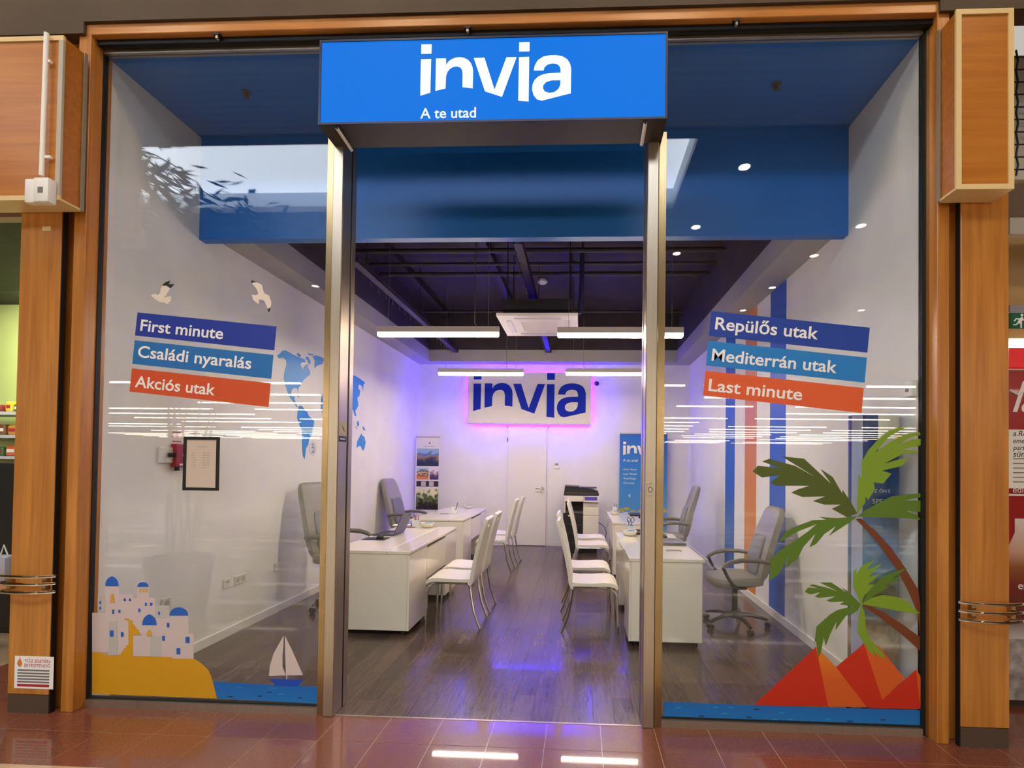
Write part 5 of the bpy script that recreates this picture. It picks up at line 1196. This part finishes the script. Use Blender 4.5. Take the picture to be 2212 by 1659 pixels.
mn = MB().prism(fig([(-.04, -.14), (.12, -.02), (.2, -.2), (.3, -.22), (.28, -.28), (.16, -.27), (.08, -.36), (.1, -.5), (.08, -.78), (.0, -.78), (.0, -.52), (-.1, -.46), (-.25, -.6), (-.45, -.6), (-.45, -.53), (-.27, -.52), (-.12, -.3), (-.13, -.2), (-.25, -.22), (-.35, -.35), (-.42, -.32), (-.3, -.14)]), (0, .0008, 0)); mn.build('running_figure', M_INKW, es)
MB().prism([(hc[0] + .1 * q + .09 * q * math.cos(k * .628), .5488, hc[1] + .07 * q + .09 * q * math.sin(k * .628)) for k in range(10)], (0, .0008, 0)).build('figure_head', M_INKW, es)
p = onY(2200, 746, .45)
tl = thing('tube_lamp', (p.x, .47, p.z), 'glowing tube lamp above the red drinks cooler', 'lamp')
MB().cyl((p.x - .06, .45, p.z), (p.x + .7, .45, p.z), .028, 12).build('tube', mat('tube_glow', '#ffffff', .4, emit=9, ecol='#fff3e0'), tl, smooth=True)
MB().box(p.x - .07, p.x + .72, .46, .52, p.z + .02, p.z + .05).build('holder', M_WHITE, tl)
cx0, cx1, cyf = onY(2180, 900, .4).x - .32, onY(2180, 900, .4).x + .42, .4
Z = lambda v: onY(2198, v, cyf).z
dc_ = thing('drinks_cooler', ((cx0 + cx1) / 2, cyf + .3, 0), 'red drinks cooler with white script lettering right of the pillar', 'cooler')
crd = mat('cooler_red', '#a3181c', .25, coat=.3)
MB().rbox(cx0, cx1, cyf, cyf + .45, Z(1515), Z(760), .01, 1).build('cabinet', crd, dc_)
MB().box(cx0 + .02, cx1 - .02, cyf + .03, cyf + .45, 0, Z(1515)).build('plinth', mat('cooler_plinth', '#3a302a', .6), dc_)
MB().rbox(cx0, cx1, cyf - .02, cyf + .2, Z(797), Z(752), .008, 1).build('light_header', mat('cooler_header', '#c22024', .3, emit=.35, ecol='#c22024'), dc_)
MB().box(cx0, cx1, cyf - .004, cyf - .0005, Z(800), Z(797)).build('header_gap', M_INKW, dc_)
xo = onY(2187, 885, cyf).x
words('la', (xo, cyf - .002, Z(889)), (1, 0, 0), (0, 0, 1), .17, M_INKW, dc_, .2, .01, .35)
MB().tube([(xo - .02, cyf - .003, Z(843)), (xo + .03, cyf - .003, Z(852)), (xo + .06, cyf - .003, Z(845))], .008, 5).build('flourish', M_INKW, dc_)
MB().box(cx0 + .08, cx1 - .06, cyf - .004, cyf - .0006, Z(1055), Z(928)).build('notice_sheet', M_PAPER, dc_)
for k, s_ in enumerate(('a.Rela', 'emelte', 'partne', 'sünk!')): words(s_, (xo, cyf - .0046, Z(942 + 15 * k)), (1, 0, 0), (0, 0, 1), .12, M_INK, dc_, None, .004, .2)
for k in range(6): MB().box(xo, xo + (.16, .1, .12, .07, .1, .12)[k], cyf - .0052, cyf - .0042, Z(992 + 10 * k), Z(990 + 10 * k)).build('text_line', M_INKG, dc_)
MB().box(cx0 + .08, cx1 - .06, cyf - .005, cyf - .0006, Z(1071), Z(1067)).build('white_rule', M_INKW, dc_)
words('edio', (xo, cyf - .003, Z(1064)), (1, 0, 0), (0, 0, 1), .1, M_INKW, dc_)
bx_ = onY(2208, 1200, cyf).x
bo = MB().prism([(bx_ + a, cyf - .005, Z(v)) for a, v in ((-.05, 1120), (.05, 1120), (.05, 1150), (.09, 1180), (.1, 1240), (.1, 1380), (-.1, 1380), (-.1, 1240), (-.09, 1180), (-.05, 1150))], (0, .003, 0)); bo.build('bottle_picture', ramp_mat('bottle_print', 'Z', Z(1380), Z(1120) , [(0, '#c9c4c0'), (.18, '#5a1a14'), (.45, '#7a2016'), (.6, '#9a5a2a'), (.72, '#d2a08a'), (1, '#e8dcd4')], .35), dc_)
MB().prism([(cx0 + .01, cyf - .003, Z(1512)), (cx1 - .01, cyf - .003, Z(1512)), (cx1 - .01, cyf - .003, Z(1360)), (xo + .1, cyf - .003, Z(1340)), (cx0 + .01, cyf - .003, Z(1380))], (0, .002, 0)).build('ice_picture', mat('ice_print', '#a39c98', .4, vary=.5, scale=14), dc_)
words('er', (xo + .03, cyf - .006, Z(1272)), (1, 0, 0), (0, 0, 1), .06, M_INKW, dc_, None, .01)

# ================================================================== potted bamboo in the passage (seen mirrored in the left pane)
pb = thing('potted_bamboo', (-4.1, -1.95, 0), 'tall bamboo in a dark pot, its leaves mirrored in the left pane', 'plant')
MB().lathe([(.2, 0), (.24, .02), (.3, .5), (.31, .56), (.27, .56), (.26, .5), (.02, .49)], (-4.1, -1.95, 0), 24).build('pot', mat('pot_dark', '#3a3230', .4), pb, smooth=True)
random.seed(11)
tips = []
for k in range(9):
    a = k * .7; x, y = -4.1 + .12 * math.cos(a), -1.95 + .12 * math.sin(a); tx_, ty_ = -4.75 + .2 * k, -1.95 + .25 * math.sin(a)
    pts = [(x, y, .5), (x + (tx_ - x) * .15, y + (ty_ - y) * .15, 1.8), (x + (tx_ - x) * .5, y + (ty_ - y) * .5, 3.3), (tx_, ty_, 4.75 - .085 * k)]
    MB().tube(pts, [.012, .01, .008, .004], 6).build('stem', mat('bamboo_stem', '#5a6a2c', .5), pb); tips.append(pts)
lf = MB()
for k in range(700):
    p_ = tips[k % 9]; f = .35 + .65 * random.random(); A, B = Vector(p_[2]), Vector(p_[3]); c0 = A.lerp(B, f) + Vector((random.gauss(0, .14), random.gauss(0, .13), random.gauss(0, .1)))
    d = Vector((random.gauss(.6, .5), random.gauss(0, .4), random.gauss(-.25, .3))).normalized(); s_ = d.cross(Vector((random.random() - .5, random.random() - .5, 1))).normalized(); l = random.uniform(.16, .27); w_ = l * .13
    lf.add([c0, c0 + d * l * .45 + s_ * w_, c0 + d * l, c0 + d * l * .45 - s_ * w_], [(0, 1, 2, 3)])
lf.build('foliage', mat('bamboo_leaf', '#2e4a1c', .5, vary=.4, scale=5), pb, kind='stuff')

# ================================================================== small fittings
for i, (u, v) in enumerate(((532, 205), (1677, 188))):
    p = onZ(u, v, ZB - .02)
    t = thing('sprinkler', (p.x, p.y, ZB - .04), ('small brass sprinkler head in the blue ceiling behind the left pane', 'small brass sprinkler head in the blue ceiling behind the right pane')[i], 'sprinkler')
    MB().lathe([(.032, 0), (.032, .004)], (p.x, p.y, ZB - .0045), 16).build('rosette', mat('sprinkler_grey', '#6a6660', .4, .5), t)
    MB().lathe([(.02, -.035), (.02, -.032), (.007, -.03), (.008, -.004)], (p.x, p.y, ZB - .0005), 12).build('head', mat('brass', '#8a5a34', .35, .9), t)
p = onX(1983, 838, RW)
t = thing('door_contact', (RW - .03, .06, p.z - .06), 'small white sensor box on the right wall just behind the pane', 'sensor')
MB().rbox(RW - .045, RW - .0005, .03, .10, p.z - .05, p.z + .05, .005, 2).build('housing', M_WHITE, t); MB().box(RW - .0462, RW - .0452, .05, .08, p.z - .02, p.z).build('lens', M_INKG, t)
